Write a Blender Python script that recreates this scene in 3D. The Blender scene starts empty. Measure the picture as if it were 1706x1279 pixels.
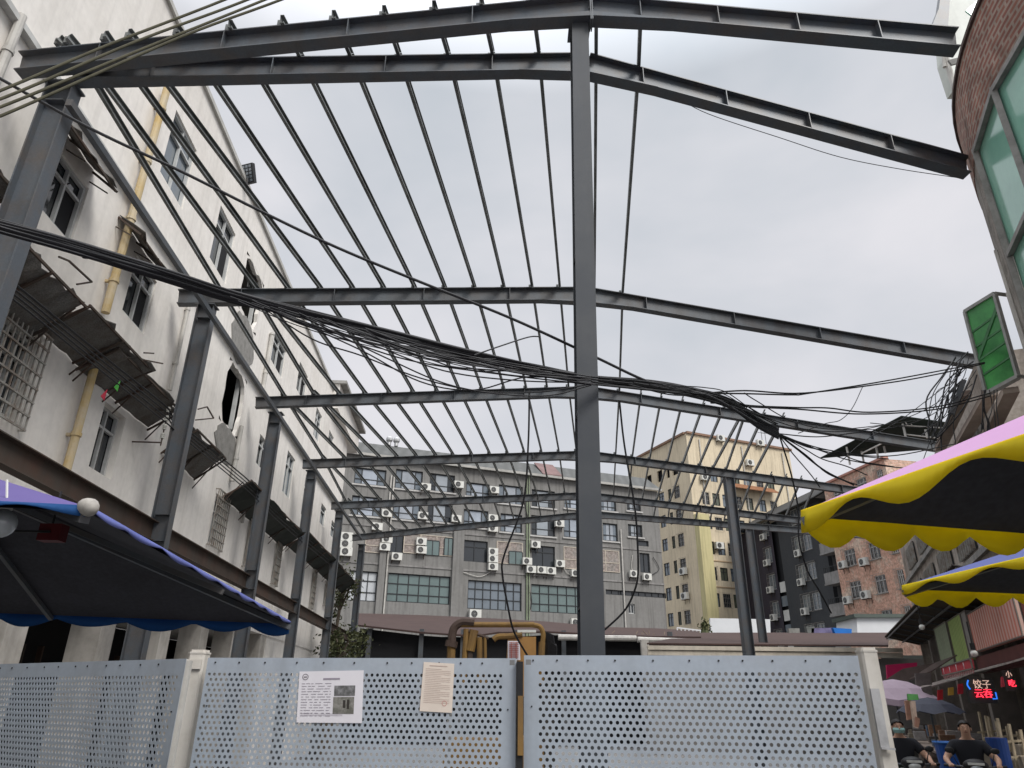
import bpy, bmesh, math, random
from mathutils import Vector, Matrix
random.seed(7)
S = bpy.context.scene
# ---------------------------------------------------------------- camera
W0, H0, F = 1706., 1279., 1190.
CX, CY = 853., 640.
P = math.atan(528 / F); R = math.radians(.63); CZ = 1.75
cam_d = bpy.data.cameras.new('camera'); cam = bpy.data.objects.new('camera', cam_d)
S.collection.objects.link(cam); S.camera = cam
cam_d.sensor_width = 36; cam_d.lens = F / W0 * 36; cam_d.clip_end = 2000; cam_d.clip_start = .05
cam.location = (0, 0, CZ)
cam.matrix_world = Matrix.Translation((0, 0, CZ)) @ Matrix.Rotation(math.pi / 2 + P, 4, 'X') @ Matrix.Rotation(R, 4, 'Z')
S.render.resolution_x = 1024; S.render.resolution_y = 768
S.view_settings.view_transform = 'Standard'; S.view_settings.look = 'None'
S.view_settings.exposure = 0.0; S.view_settings.gamma = 1
# ---------------------------------------------------------------- sky and sun
wd = bpy.data.worlds.new('World'); S.world = wd; wd.use_nodes = True
nt = wd.node_tree; N = nt.nodes; Lk = nt.links
for n in list(N): N.remove(n)
out = N.new('ShaderNodeOutputWorld'); bg = N.new('ShaderNodeBackground')
sky = N.new('ShaderNodeTexSky'); sky.sky_type = 'NISHITA'; sky.sun_disc = False
SUN_EL, SUN_AZ = math.radians(46), math.radians(138)
sky.sun_elevation = SUN_EL; sky.sun_rotation = SUN_AZ
tc = N.new('ShaderNodeTexCoord')
mp = N.new('ShaderNodeMapping'); mp.inputs['Scale'].default_value = (1.0, 1.0, 1.7)
n1 = N.new('ShaderNodeTexNoise'); n1.inputs['Scale'].default_value = 1.9; n1.inputs['Detail'].default_value = 5; n1.inputs['Roughness'].default_value = .5
n1.inputs['Distortion'].default_value = .25
cr = N.new('ShaderNodeValToRGB')
cr.color_ramp.elements[0].position = .32; cr.color_ramp.elements[0].color = (5.3, 5.7, 6.15, 1)
cr.color_ramp.elements[1].position = .68; cr.color_ramp.elements[1].color = (7.9, 7.75, 8.0, 1)
sx = N.new('ShaderNodeSeparateXYZ')
gr = N.new('ShaderNodeValToRGB')       # overcast sky is brighter overhead
gr.color_ramp.elements[0].position = .0; gr.color_ramp.elements[0].color = (.96, .96, .97, 1)
gr.color_ramp.elements[1].position = 1.; gr.color_ramp.elements[1].color = (4.6, 4.6, 4.6, 1)
e = gr.color_ramp.elements.new(.72); e.color = (.98, .99, 1.0, 1)
mul = N.new('ShaderNodeMixRGB'); mul.blend_type = 'MULTIPLY'; mul.inputs[0].default_value = 1
mx = N.new('ShaderNodeMixRGB'); mx.inputs[0].default_value = .93
Lk.new(tc.outputs['Generated'], mp.inputs['Vector']); Lk.new(mp.outputs[0], n1.inputs['Vector'])
Lk.new(n1.outputs['Fac'], cr.inputs[0]); Lk.new(tc.outputs['Generated'], sx.inputs[0]); Lk.new(sx.outputs['Z'], gr.inputs[0])
Lk.new(cr.outputs[0], mul.inputs[1]); Lk.new(gr.outputs[0], mul.inputs[2])
Lk.new(sky.outputs[0], mx.inputs[1]); Lk.new(mul.outputs[0], mx.inputs[2]); Lk.new(mx.outputs[0], bg.inputs[0])
bg.inputs[1].default_value = .107
Lk.new(bg.outputs[0], out.inputs[0])
sl = bpy.data.lights.new('sun', 'SUN'); sl.energy = 2.9; sl.angle = math.radians(25); sl.color = (1, .97, .93)
so = bpy.data.objects.new('sun', sl); S.collection.objects.link(so)
sdir = Vector((math.sin(SUN_AZ) * math.cos(SUN_EL), math.cos(SUN_AZ) * math.cos(SUN_EL), math.sin(SUN_EL)))
so.rotation_euler = sdir.to_track_quat('Z', 'Y').to_euler(); so.location = (5, -5, 20)

# ---------------------------------------------------------------- measuring helpers: survey points seen from the camera spot
def ray(x, y):
    u = (x - CX) / F; v = -(y - CY) / F
    u, v = u * math.cos(R) - v * math.sin(R), u * math.sin(R) + v * math.cos(R)
    return Vector((u, math.cos(P) - v * math.sin(P), math.sin(P) + v * math.cos(P)))
def atz(x, y, z):
    d = ray(x, y); t = (z - CZ) / d.z; return Vector((d.x * t, d.y * t, z))
def aty(x, y, Y):
    d = ray(x, y); t = Y / d.y; return Vector((d.x * t, Y, CZ + d.z * t))
def proj(p):
    x, y, z = p[0], p[1], p[2] - CZ
    cz = y * math.cos(P) + z * math.sin(P); cv = -y * math.sin(P) + z * math.cos(P)
    u, v = x / cz, cv / cz
    u, v = u * math.cos(R) + v * math.sin(R), -u * math.sin(R) + v * math.cos(R)
    return CX + u * F, CY - v * F

# ---------------------------------------------------------------- materials
MATS = {}
def mat(name, col, rough=.7, metal=0., var=.18, scale=3., streak=0., bump=0., spec=.4, dirt=None, alpha=None, emit=None, fine=0.):
    if name in MATS: return MATS[name]
    m = bpy.data.materials.new(name); m.use_nodes = True; t = m.node_tree; n = t.nodes; l = t.links
    b = n['Principled BSDF']; b.inputs['Roughness'].default_value = rough; b.inputs['Metallic'].default_value = metal
    b.inputs['Specular IOR Level'].default_value = spec
    c = n.new('ShaderNodeTexCoord'); geo = n.new('ShaderNodeNewGeometry')
    ns = n.new('ShaderNodeTexNoise'); ns.inputs['Scale'].default_value = scale; ns.inputs['Detail'].default_value = 8; ns.inputs['Roughness'].default_value = .65
    l.new(geo.outputs['Position'], ns.inputs['Vector'])
    d = dirt or tuple(x * .45 for x in col)
    r = n.new('ShaderNodeMapRange'); r.inputs[1].default_value = .42; r.inputs[2].default_value = .78
    r.inputs[3].default_value = 0; r.inputs[4].default_value = min(1, var * 2)
    l.new(ns.outputs['Fac'], r.inputs[0])
    mxx = n.new('ShaderNodeMixRGB'); mxx.inputs[1].default_value = (*col, 1); mxx.inputs[2].default_value = (*d, 1)
    l.new(r.outputs[0], mxx.inputs[0]); last = mxx.outputs[0]
    if streak:
        mpp = n.new('ShaderNodeMapping'); mpp.inputs['Scale'].default_value = (2.4, 2.4, .16)
        l.new(geo.outputs['Position'], mpp.inputs['Vector'])
        s2 = n.new('ShaderNodeTexNoise'); s2.inputs['Scale'].default_value = 2.; s2.inputs['Detail'].default_value = 6
        l.new(mpp.outputs[0], s2.inputs['Vector'])
        r2 = n.new('ShaderNodeMapRange'); r2.inputs[1].default_value = .48; r2.inputs[2].default_value = .75; r2.inputs[4].default_value = streak
        l.new(s2.outputs['Fac'], r2.inputs[0])
        m2 = n.new('ShaderNodeMixRGB'); m2.inputs[2].default_value = (*[x * .5 for x in d], 1)
        l.new(r2.outputs[0], m2.inputs[0]); l.new(last, m2.inputs[1]); last = m2.outputs[0]
    if fine:
        s3 = n.new('ShaderNodeTexNoise'); s3.inputs['Scale'].default_value = scale * 14; s3.inputs['Detail'].default_value = 3
        l.new(geo.outputs['Position'], s3.inputs['Vector'])
        r3 = n.new('ShaderNodeMapRange'); r3.inputs[1].default_value = .3; r3.inputs[2].default_value = .7; r3.inputs[3].default_value = 1 - fine; r3.inputs[4].default_value = 1 + fine * .4
        l.new(s3.outputs['Fac'], r3.inputs[0])
        m3 = n.new('ShaderNodeMixRGB'); m3.blend_type = 'MULTIPLY'; m3.inputs[0].default_value = 1
        l.new(last, m3.inputs[1]); l.new(r3.outputs[0], m3.inputs[2]); last = m3.outputs[0]
    l.new(last, b.inputs['Base Color'])
    if bump:
        bp = n.new('ShaderNodeBump'); bp.inputs['Strength'].default_value = bump; bp.inputs['Distance'].default_value = .02
        l.new(ns.outputs['Fac'], bp.inputs['Height']); l.new(bp.outputs[0], b.inputs['Normal'])
    if alpha is not None: b.inputs['Alpha'].default_value = alpha
    if emit: b.inputs['Emission Color'].default_value = (*emit[0], 1); b.inputs['Emission Strength'].default_value = emit[1]
    MATS[name] = m; return m
def wavy(name, colA, colB, axis_scale, rough=.7, var=.3, detail=3, direction='X', bscale=1.):
    """two colours in narrow ribs: corrugated sheet, curtains, faded boards"""
    m = mat(name, colA, rough, var=var, scale=1.2); t = m.node_tree; n = t.nodes; l = t.links; b = n['Principled BSDF']
    c = n.new('ShaderNodeNewGeometry'); w = n.new('ShaderNodeTexWave'); w.bands_direction = direction
    w.inputs['Scale'].default_value = axis_scale; w.inputs['Distortion'].default_value = 2.; w.inputs['Detail'].default_value = detail; w.inputs['Detail Scale'].default_value = bscale
    l.new(c.outputs['Position'], w.inputs['Vector'])
    mm = n.new('ShaderNodeMixRGB'); old = b.inputs['Base Color'].links[0].from_socket
    l.new(w.outputs['Fac'], mm.inputs[0]); l.new(old, mm.inputs[1]); mm.inputs[2].default_value = (*colB, 1)
    l.new(mm.outputs[0], b.inputs['Base Color']); return m
def brickmat(name, c1, c2, mortar, scale, stain=None):
    m = bpy.data.materials.new(name); m.use_nodes = True; t = m.node_tree; n = t.nodes; l = t.links; b = n['Principled BSDF']
    b.inputs['Roughness'].default_value = .9; b.inputs['Specular IOR Level'].default_value = .2
    uv = n.new('ShaderNodeUVMap'); br = n.new('ShaderNodeTexBrick')
    br.inputs['Color1'].default_value = (*c1, 1); br.inputs['Color2'].default_value = (*c2, 1); br.inputs['Mortar'].default_value = (*mortar, 1)
    br.inputs['Scale'].default_value = scale; br.inputs['Mortar Size'].default_value = .018; br.inputs['Brick Width'].default_value = .24 ; br.inputs['Row Height'].default_value = .075
    l.new(uv.outputs[0], br.inputs['Vector'])
    ns = n.new('ShaderNodeTexNoise'); ns.inputs['Scale'].default_value = .7; ns.inputs['Detail'].default_value = 9; ns.inputs['Roughness'].default_value = .7
    g = n.new('ShaderNodeNewGeometry'); l.new(g.outputs['Position'], ns.inputs['Vector'])
    r = n.new('ShaderNodeMapRange'); r.inputs[1].default_value = .5; r.inputs[2].default_value = .62; r.inputs[4].default_value = .85
    l.new(ns.outputs['Fac'], r.inputs[0])
    mm = n.new('ShaderNodeMixRGB'); l.new(br.outputs['Color'], mm.inputs[1]); mm.inputs[2].default_value = (*(stain or mortar), 1)
    l.new(r.outputs[0], mm.inputs[0])
    n5 = n.new('ShaderNodeTexNoise'); n5.inputs['Scale'].default_value = 5.; n5.inputs['Detail'].default_value = 6
    l.new(g.outputs['Position'], n5.inputs['Vector'])
    r5 = n.new('ShaderNodeMapRange'); r5.inputs[1].default_value = .3; r5.inputs[2].default_value = .7; r5.inputs[3].default_value = .6; r5.inputs[4].default_value = 1.15
    l.new(n5.outputs['Fac'], r5.inputs[0])
    m5 = n.new('ShaderNodeMixRGB'); m5.blend_type = 'MULTIPLY'; m5.inputs[0].default_value = 1
    l.new(mm.outputs[0], m5.inputs[1]); l.new(r5.outputs[0], m5.inputs[2]); l.new(m5.outputs[0], b.inputs['Base Color'])
    bp = n.new('ShaderNodeBump'); bp.inputs['Strength'].default_value = .6; bp.inputs['Distance'].default_value = .02
    l.new(br.outputs['Fac'], bp.inputs['Height']); bp.invert = True; l.new(bp.outputs[0], b.inputs['Normal'])
    MATS[name] = m; return m
def glassy(name, col, rough=.08, spec=.8, var=.3, scale=.6):
    return mat(name, col, rough, 0, var, scale, spec=spec)
STEEL = mat('painted_steel', (.088, .102, .118), .45, .15, .4, 3.2, streak=.35, spec=.5, dirt=(.12, .095, .075), fine=.12)
STEEL2 = mat('painted_steel_worn', (.10, .112, .124), .5, .1, .45, 2.6, streak=.45, dirt=(.085, .07, .06), fine=.12)
PURL = mat('purlin_steel', (.20, .21, .205), .5, .2, .7, 3, dirt=(.035, .035, .03))
RUST = mat('rusty_steel', (.065, .052, .042), .8, .1, .5, 2, streak=.5, dirt=(.09, .045, .03))
WHITEW = mat('painted_wall', (.82, .785, .735), .85, 0, .2, .7, streak=.22, dirt=(.52, .48, .42), fine=.06)
CONC = mat('concrete', (.34, .33, .31), .9, 0, .4, 1.4, streak=.5, bump=.4, fine=.15)
DARKIN = mat('interior_shade', (.012, .012, .014), .9, 0, .3, 2)  # near-black colour that paints in the shade of unlit rooms and bays
GLASSD = glassy('dark_glass', (.025, .03, .035))
GLASSG = glassy('grey_glass', (.16, .19, .22), .12)
GLASSGR = glassy('green_glass', (.13, .18, .175), .1)
FRAMEW = mat('window_frame_white', (.55, .56, .55), .5, .1, .25, 4)
FRAMED = mat('window_frame_dark', (.03, .033, .036), .5, .2, .2, 4)
BARS = mat('window_bars', (.38, .37, .34), .6, .4, .5, 5, dirt=(.16, .09, .05))
GREYW = mat('grey_render', (.225, .22, .21), .9, 0, .25, .35, streak=.5, fine=.08, dirt=(.13, .125, .115))
BEIGE = mat('cream_render', (.66, .565, .41), .9, 0, .2, .25, streak=.4, fine=.05, dirt=(.38, .31, .22))
CREAM2 = mat('cream_pilaster', (.56, .50, .27), .9, 0, .2, .3, streak=.35)
DARKB = mat('charcoal_render', (.042, .046, .052), .8, 0, .3, .3, streak=.3, fine=.1, dirt=(.07, .072, .074))
DARKP = mat('plum_render', (.045, .038, .052), .8, 0, .3, .3, streak=.3)
ACW = mat('ac_casing', (.66, .66, .62), .5, 0, .25, 3, dirt=(.4, .37, .3))
BLACKP = mat('black_plastic', (.015, .015, .016), .5, 0, .3, 5)
RUBBER = mat('cable_rubber', (.012, .012, .014), .55, 0, .3, 8)
CABG = mat('weathered_cable', (.10, .095, .06), .8, 0, .4, 8)
SHEETW = mat('fence_paint', (.40, .45, .51), .4, .1, .3, 2.2, streak=.3, dirt=(.36, .38, .41), fine=.05)
POSTW = mat('post_paint', (.62, .59, .54), .6, 0, .3, 4, streak=.3, dirt=(.3, .26, .2))
PIPEY = mat('old_yellow_pipe', (.50, .36, .15), .7, 0, .6, 2.5, streak=.5, dirt=(.55, .5, .4))
PIPEW = mat('white_pipe', (.55, .53, .49), .6, 0, .35, 3, streak=.3)
AWNR = mat('rusty_awning', (.15, .145, .135), .9, .0, .9, 4.5, dirt=(.085, .065, .05), bump=.5, fine=.35)
AWNG = wavy('mossy_awning', (.05, .056, .05), (.022, .026, .022), 6, .85, .5, 4, 'Y', 2)
BROWNR = wavy('brown_roof', (.07, .04, .034), (.045, .026, .023), 5, .85, .6, 4)
PURPLE = mat('parasol_purple', (.10, .075, .24), .75, 0, .1, 2)
BLUE = mat('parasol_blue', (.012, .085, .27), .75, 0, .15, 3)
PALEB = mat('parasol_pale_blue', (.10, .12, .33), .75, 0, .15, 3)
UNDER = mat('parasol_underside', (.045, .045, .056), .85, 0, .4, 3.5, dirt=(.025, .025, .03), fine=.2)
YELLOW = mat('parasol_yellow', (.93, .78, .02), .7, 0, .22, 4, dirt=(.7, .55, .02))
def translucent(m, f=.5):
    t = m.node_tree; n = t.nodes; l = t.links; b = n['Principled BSDF']; tr = n.new('ShaderNodeBsdfTranslucent'); mx_ = n.new('ShaderNodeMixShader'); mx_.inputs[0].default_value = f
    l.new(b.inputs['Base Color'].links[0].from_socket, tr.inputs[0]); l.new(b.outputs[0], mx_.inputs[1]); l.new(tr.outputs[0], mx_.inputs[2]); l.new(mx_.outputs[0], n['Material Output'].inputs[0])
translucent(YELLOW, .6); translucent(BLUE, .4)
PINK = mat('parasol_pink', (.50, .28, .49), .75, 0, .08, 2)
BLUEV = mat('parasol_blue_violet', (.08, .10, .28), .75, 0, .1, 2)
MACH = mat('machine_yellow', (.24, .14, .04), .75, .1, .7, 5, streak=.5, dirt=(.15, .09, .04))
PAPER = mat('paper_white', (.72, .70, .74), .8, 0, .06, 3)
PAPERC = mat('paper_cream', (.72, .63, .55), .8, 0, .12, 5)
INK = mat('ink', (.10, .09, .14), .9, 0, 0)
SKIN = mat('skin', (.50, .30, .21), .6, 0, .1, 8)
HAIR = mat('hair', (.012, .010, .009), .6, 0, .2, 20)
BTEE = mat('black_cloth', (.014, .015, .02), .9, 0, .2, 5)
BRICKR = brickmat('red_brick', (.34, .15, .11), (.24, .10, .08), (.36, .28, .23), 1., (.20, .13, .10))
BRICKP = brickmat('pink_brick', (.66, .31, .21), (.56, .26, .18), (.68, .5, .40), 1., (.74, .60, .48))
BRICKI = brickmat('infill_brick', (.33, .25, .22), (.28, .21, .19), (.36, .33, .30), .8, (.29, .27, .25))
LEAF = mat('leaf', (.042, .055, .02), .7, 0, .5, 6, dirt=(.12, .11, .04))
ORANGE = mat('rust_orange', (.25, .11, .05), .8, .1, .6, 3)

# ---------------------------------------------------------------- mesh helpers
class MB:
    def __init__(s): s.v = []; s.f = []; s.mi = []; s.uv = {}
    def quad(s, a, b, c, d, m=0):
        i = len(s.v); s.v += [tuple(a), tuple(b), tuple(c), tuple(d)]; s.f.append((i, i + 1, i + 2, i + 3)); s.mi.append(m)
    def poly(s, pts, m=0):
        i = len(s.v); s.v += [tuple(p) for p in pts]; s.f.append(tuple(range(i, i + len(pts)))); s.mi.append(m)
    def hexa(s, c, m=0):   # 8 corners: bottom 0-3, top 4-7
        i = len(s.v); s.v += [tuple(p) for p in c]
        for f in ((0, 3, 2, 1), (4, 5, 6, 7), (0, 1, 5, 4), (1, 2, 6, 5), (2, 3, 7, 6), (3, 0, 4, 7)):
            s.f.append(tuple(i + k for k in f)); s.mi.append(m)
    def box(s, x0, y0, z0, x1, y1, z1, m=0):
        s.hexa([(x0, y0, z0), (x1, y0, z0), (x1, y1, z0), (x0, y1, z0), (x0, y0, z1), (x1, y0, z1), (x1, y1, z1), (x0, y1, z1)], m)
    def bar(s, p, q, w, h, up=Vector((0, 0, 1)), off=(0, 0), m=0):
        p = Vector(p); q = Vector(q); d = (q - p).normalized(); sd = d.cross(up)
        if sd.length < 1e-4: sd = d.cross(Vector((0, 1, 0)))
        sd.normalize(); u = sd.cross(d).normalized()
        c = []
        for uu in (-h / 2 + off[1], h / 2 + off[1]):
            for (pt, ss) in ((p, -1), (p, 1), (q, 1), (q, -1)):
                c.append(pt + sd * (ss * w / 2 + off[0]) + u * uu)
        s.hexa(c, m)
    def ibeam(s, p, q, h, b, tf=.014, tw=.01, up=Vector((0, 0, 1))):
        s.bar(p, q, b, tf, up, (0, h / 2 - tf / 2)); s.bar(p, q, b, tf, up, (0, -h / 2 + tf / 2)); s.bar(p, q, tw, h - 2 * tf, up)
    def cpurlin(s, p, q):
        s.bar(p, q, .006, .10); s.bar(p, q, .036, .006, off=(.021, .047)); s.bar(p, q, .036, .006, off=(.021, -.047)); s.bar(p, q, .005, .016, off=(.037, -.036))
    def tube(s, pts, r, n=8, m=0, caps=True):
        pts = [Vector(p) for p in pts]; rr = r if isinstance(r, (list, tuple)) else [r] * len(pts)
        base = len(s.v); prev = None
        for k, p in enumerate(pts):
            d = (pts[min(k + 1, len(pts) - 1)] - pts[max(k - 1, 0)])
            d = d.normalized() if d.length > 1e-9 else Vector((0, 0, 1))
            if prev is None:
                a = d.cross(Vector((0, 0, 1)));
                if a.length < .05: a = d.cross(Vector((0, 1, 0)))
            else: a = prev - d * prev.dot(d)
            a.normalize(); prev = a; b = d.cross(a)
            for j in range(n):
                t = 2 * math.pi * j / n; s.v.append(tuple(p + (a * math.cos(t) + b * math.sin(t)) * rr[k]))
        for k in range(len(pts) - 1):
            for j in range(n):
                j2 = (j + 1) % n
                s.f.append((base + k * n + j, base + k * n + j2, base + (k + 1) * n + j2, base + (k + 1) * n + j)); s.mi.append(m)
        if caps:
            s.f.append(tuple(base + j for j in range(n))[::-1]); s.mi.append(m)
            e = base + (len(pts) - 1) * n; s.f.append(tuple(e + j for j in range(n))); s.mi.append(m)
    def ball(s, c, rx, ry=None, rz=None, n=12, m=0):
        ry = ry or rx; rz = rz or rx; c = Vector(c); base = len(s.v); rings = n // 2
        for i in range(rings + 1):
            a = math.pi * i / rings
            for j in range(n):
                t = 2 * math.pi * j / n
                s.v.append((c.x + rx * math.sin(a) * math.cos(t), c.y + ry * math.sin(a) * math.sin(t), c.z + rz * math.cos(a)))
        for i in range(rings):
            for j in range(n):
                j2 = (j + 1) % n; s.f.append((base + i * n + j, base + (i + 1) * n + j, base + (i + 1) * n + j2, base + i * n + j2)); s.mi.append(m)
    def slab(s, pts, vec, m=0):   # thick polygon: pts extruded by vec
        vec = Vector(vec); n = len(pts); i = len(s.v)
        s.v += [tuple(p) for p in pts] + [tuple(Vector(p) + vec) for p in pts]
        s.f.append(tuple(i + k for k in range(n))); s.mi.append(m)
        s.f.append(tuple(i + n + k for k in range(n))[::-1]); s.mi.append(m)
        for k in range(n):
            k2 = (k + 1) % n; s.f.append((i + k, i + n + k, i + n + k2, i + k2)); s.mi.append(m)
    def build(s, name, mats, parent=None, smooth=False, uvf=None, label=None):
        me = bpy.data.meshes.new(name); me.from_pydata(s.v, [], s.f); me.update()
        mats = mats if isinstance(mats, (list, tuple)) else [mats]
        for m in mats: me.materials.append(m)
        if len(mats) > 1:
            for p, k in zip(me.polygons, s.mi): p.material_index = k
        if smooth:
            for p in me.polygons: p.use_smooth = True
        if uvf:
            ul = me.uv_layers.new(name='UVMap')
            for lp in me.loops: ul.data[lp.index].uv = uvf(me.vertices[lp.vertex_index].co)
        o = bpy.data.objects.new(name, me); S.collection.objects.link(o)
        if parent:
            o.parent = parent; o.matrix_parent_inverse = Matrix.Translation(-parent.location) if parent.type == 'EMPTY' else Matrix.Identity(4)
        if label: o['label'] = label
        return o
def empty(name, loc, label, cat, group=None):
    o = bpy.data.objects.new(name, None); o.empty_display_size = .3; S.collection.objects.link(o); o.location = Vector(loc)
    tag(o, label, cat, group); return o
def tag(o, label=None, cat=None, group=None, kind=None):
    if label: o['label'] = label
    if cat: o['category'] = cat
    if group: o['group'] = group
    if kind: o['kind'] = kind
    return o
def catmull(pts, n=8):
    pts = [Vector(p) for p in pts]; r = []
    P_ = [pts[0] * 2 - pts[1]] + pts + [pts[-1] * 2 - pts[-2]]
    for i in range(1, len(P_) - 2):
        for k in range(n):
            t = k / n; a, b, c, d = P_[i - 1:i + 3]
            r.append(.5 * ((2 * b) + (c - a) * t + (2 * a - 5 * b + 4 * c - d) * t * t + (3 * b - a - 3 * c + d) * t ** 3))
    r.append(pts[-1]); return r
def text_mesh(body, size, name, m, parent, origin, xdir, ydir, thick=.004):
    cu = bpy.data.curves.new(name, 'FONT'); cu.body = body; cu.size = size; cu.extrude = thick; cu.align_x = 'CENTER'; cu.align_y = 'CENTER'
    o = bpy.data.objects.new(name, cu); S.collection.objects.link(o)
    bpy.context.view_layer.update(); dg = bpy.context.evaluated_depsgraph_get()
    me = bpy.data.meshes.new_from_object(o.evaluated_get(dg)); bpy.data.objects.remove(o)
    x = Vector(xdir).normalized(); y = Vector(ydir).normalized(); z = x.cross(y)
    M = Matrix((x, y, z)).transposed().to_4x4(); M.translation = Vector(origin); me.transform(M)
    me.materials.clear(); me.materials.append(m); me.name = name
    r = bpy.data.objects.new(name, me); S.collection.objects.link(r)
    if parent:
        r.parent = parent
        r.matrix_parent_inverse = Matrix.Translation(-parent.location) if parent.type == 'EMPTY' else Matrix.Identity(4)
    return r

class Facade:
    def __init__(s, o, d, toward=(0, 0)):
        s.o = Vector((o[0], o[1], 0)); s.d = Vector((d[0], d[1], 0)).normalized(); n = Vector((s.d.y, -s.d.x, 0))
        if n.dot(Vector((toward[0], toward[1], 0)) - s.o) < 0: n = -n
        s.n = n
    def p(s, u, z, w=0.): return s.o + s.d * u + s.n * w + Vector((0, 0, z))
    def uz(s, x, y, w=0.):
        r = ray(x, y); c = Vector((0, 0, CZ)); t = (s.o + s.n * w - c).dot(s.n) / r.dot(s.n); q = c + r * t
        return (q - s.o).dot(s.d), q.z
    def rect(s, a, b, w=0.):
        u0, z0 = s.uz(*a, w); u1, z1 = s.uz(*b, w); return min(u0, u1), max(u0, u1), min(z0, z1), max(z0, z1)
    def box(s, mb, u0, u1, z0, z1, w0, w1, m=0):
        P_ = s.p; mb.hexa([P_(u0, z0, w0), P_(u1, z0, w0), P_(u1, z0, w1), P_(u0, z0, w1), P_(u0, z1, w0), P_(u1, z1, w0), P_(u1, z1, w1), P_(u0, z1, w1)], m)
    def wall(s, mb, u0, u1, z0, z1, holes, depth=.22, back=.0, m=0):
        us = sorted({u0, u1} | {h for H in holes for h in H[:2] if u0 < h < u1}); zs = sorted({z0, z1} | {h for H in holes for h in H[2:4] if z0 < h < z1})
        for i in range(len(us) - 1):
            for j in range(len(zs) - 1):
                cu = (us[i] + us[i + 1]) / 2; cz = (zs[j] + zs[j + 1]) / 2
                if any(H[0] < cu < H[1] and H[2] < cz < H[3] for H in holes): continue
                mb.quad(s.p(us[i], zs[j]), s.p(us[i + 1], zs[j]), s.p(us[i + 1], zs[j + 1]), s.p(us[i], zs[j + 1]), m)
        for a, b, c, d in [H[:4] for H in holes if u0 < (H[0] + H[1]) / 2 < u1 and len(H) == 4]:
            for (ua, za, ub, zb) in ((a, c, b, c), (b, c, b, d), (b, d, a, d), (a, d, a, c)):
                mb.quad(s.p(ua, za), s.p(ub, zb), s.p(ub, zb, -depth), s.p(ua, za, -depth), m)
    def window(s, parent, R_, nx=2, nz=1, fm=None, pm=None, depth=.18, fw=.045, bars=None, name='window', label=None, open_=None, sill=None):
        a, b, c, d = R_[:4]; f = MB(); fm = fm or FRAMED; pm = pm or GLASSD
        w0, w1 = -depth + .02, -depth + .075
        s.box(f, a, b, c, c + fw, w0, w1); s.box(f, a, b, d - fw, d, w0, w1); s.box(f, a, a + fw, c + fw, d - fw, w0, w1); s.box(f, b - fw, b, c + fw, d - fw, w0, w1)
        xs = nx if isinstance(nx, list) else [k / nx for k in range(1, nx)]
        for t in xs: u = a + (b - a) * t; s.box(f, u - fw * .4, u + fw * .4, c + fw, d - fw, w0, w1 - .004)
        zs = nz if isinstance(nz, list) else [k / nz for k in range(1, nz)]
        for t in zs: z = c + (d - c) * t; s.box(f, a + fw, b - fw, z - fw * .4, z + fw * .4, w0, w1 - .008)
        o = f.build(name, fm, parent, label=label)
        g = MB(); s.box(g, a, b, c, d, -depth - .02, -depth + .01)
        g.build('pane', pm, o)
        if open_:
            g = MB(); x0, x1, y0, y1 = open_; s.box(g, a + (b - a) * x0, a + (b - a) * x1, c + (d - c) * y0, c + (d - c) * y1, -depth + .012, -depth + .022); g.build('open_sash_shade', DARKIN, o)  # near-black sheet painting the room shade behind an open sash
        if bars:
            g = MB(); nb, nh, w = bars; A, B, C_, D = a - .08, b + .08, c - .08, d + .08
            for k in range(nb + 1): u = A + (B - A) * k / nb; g.bar(s.p(u, C_, w), s.p(u, D, w), .018, .018)
            for k in range(nh + 1): z = C_ + (D - C_) * k / nh; g.bar(s.p(A, z, w + .012), s.p(B, z, w + .012), .022, .022)
            for u in (A, B):
                for z in (C_, D): g.bar(s.p(u, z, 0), s.p(u, z, w + .01), .02, .02)
            g.build('window_bars', BARS, o)
        if sill:
            g = MB(); s.box(g, a - .08, b + .08, c - .09, c - .002, -.02, .08); g.build('sill', sill, o)
        return o
# ================================================================ SETTING
g = MB(); g.quad((-400, -60, 0), (400, -60, 0), (400, 900, 0), (-400, 900, 0))
ASPH = mat('street_concrete', (.16, .155, .15), .85, 0, .5, .8, bump=.3, fine=.2, dirt=(.07, .068, .065))
tag(g.build('ground', ASPH), kind='structure')
g = MB(); rd = Vector((.4, 1, 0)).normalized(); rn = Vector((1, -.4, 0)).normalized()
for a, b in ((1.6, 7.4),):
    q0 = Vector((-2.4, -6, .004))
    g.quad(q0 + rn * a, q0 + rn * b, q0 + rn * b + rd * 90, q0 + rn * a + rd * 90)
tag(g.build('road', mat('wet_asphalt', (.06, .06, .062), .55, 0, .5, .9, bump=.2, fine=.2)), kind='structure')
g = MB(); g.box(-5.0, 6.2, .0, 12, 33, .03)
tag(g.build('yard_floor', mat('yard_concrete', (.24, .235, .225), .85, 0, .6, .5, bump=.3, fine=.15)), kind='structure')

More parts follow.
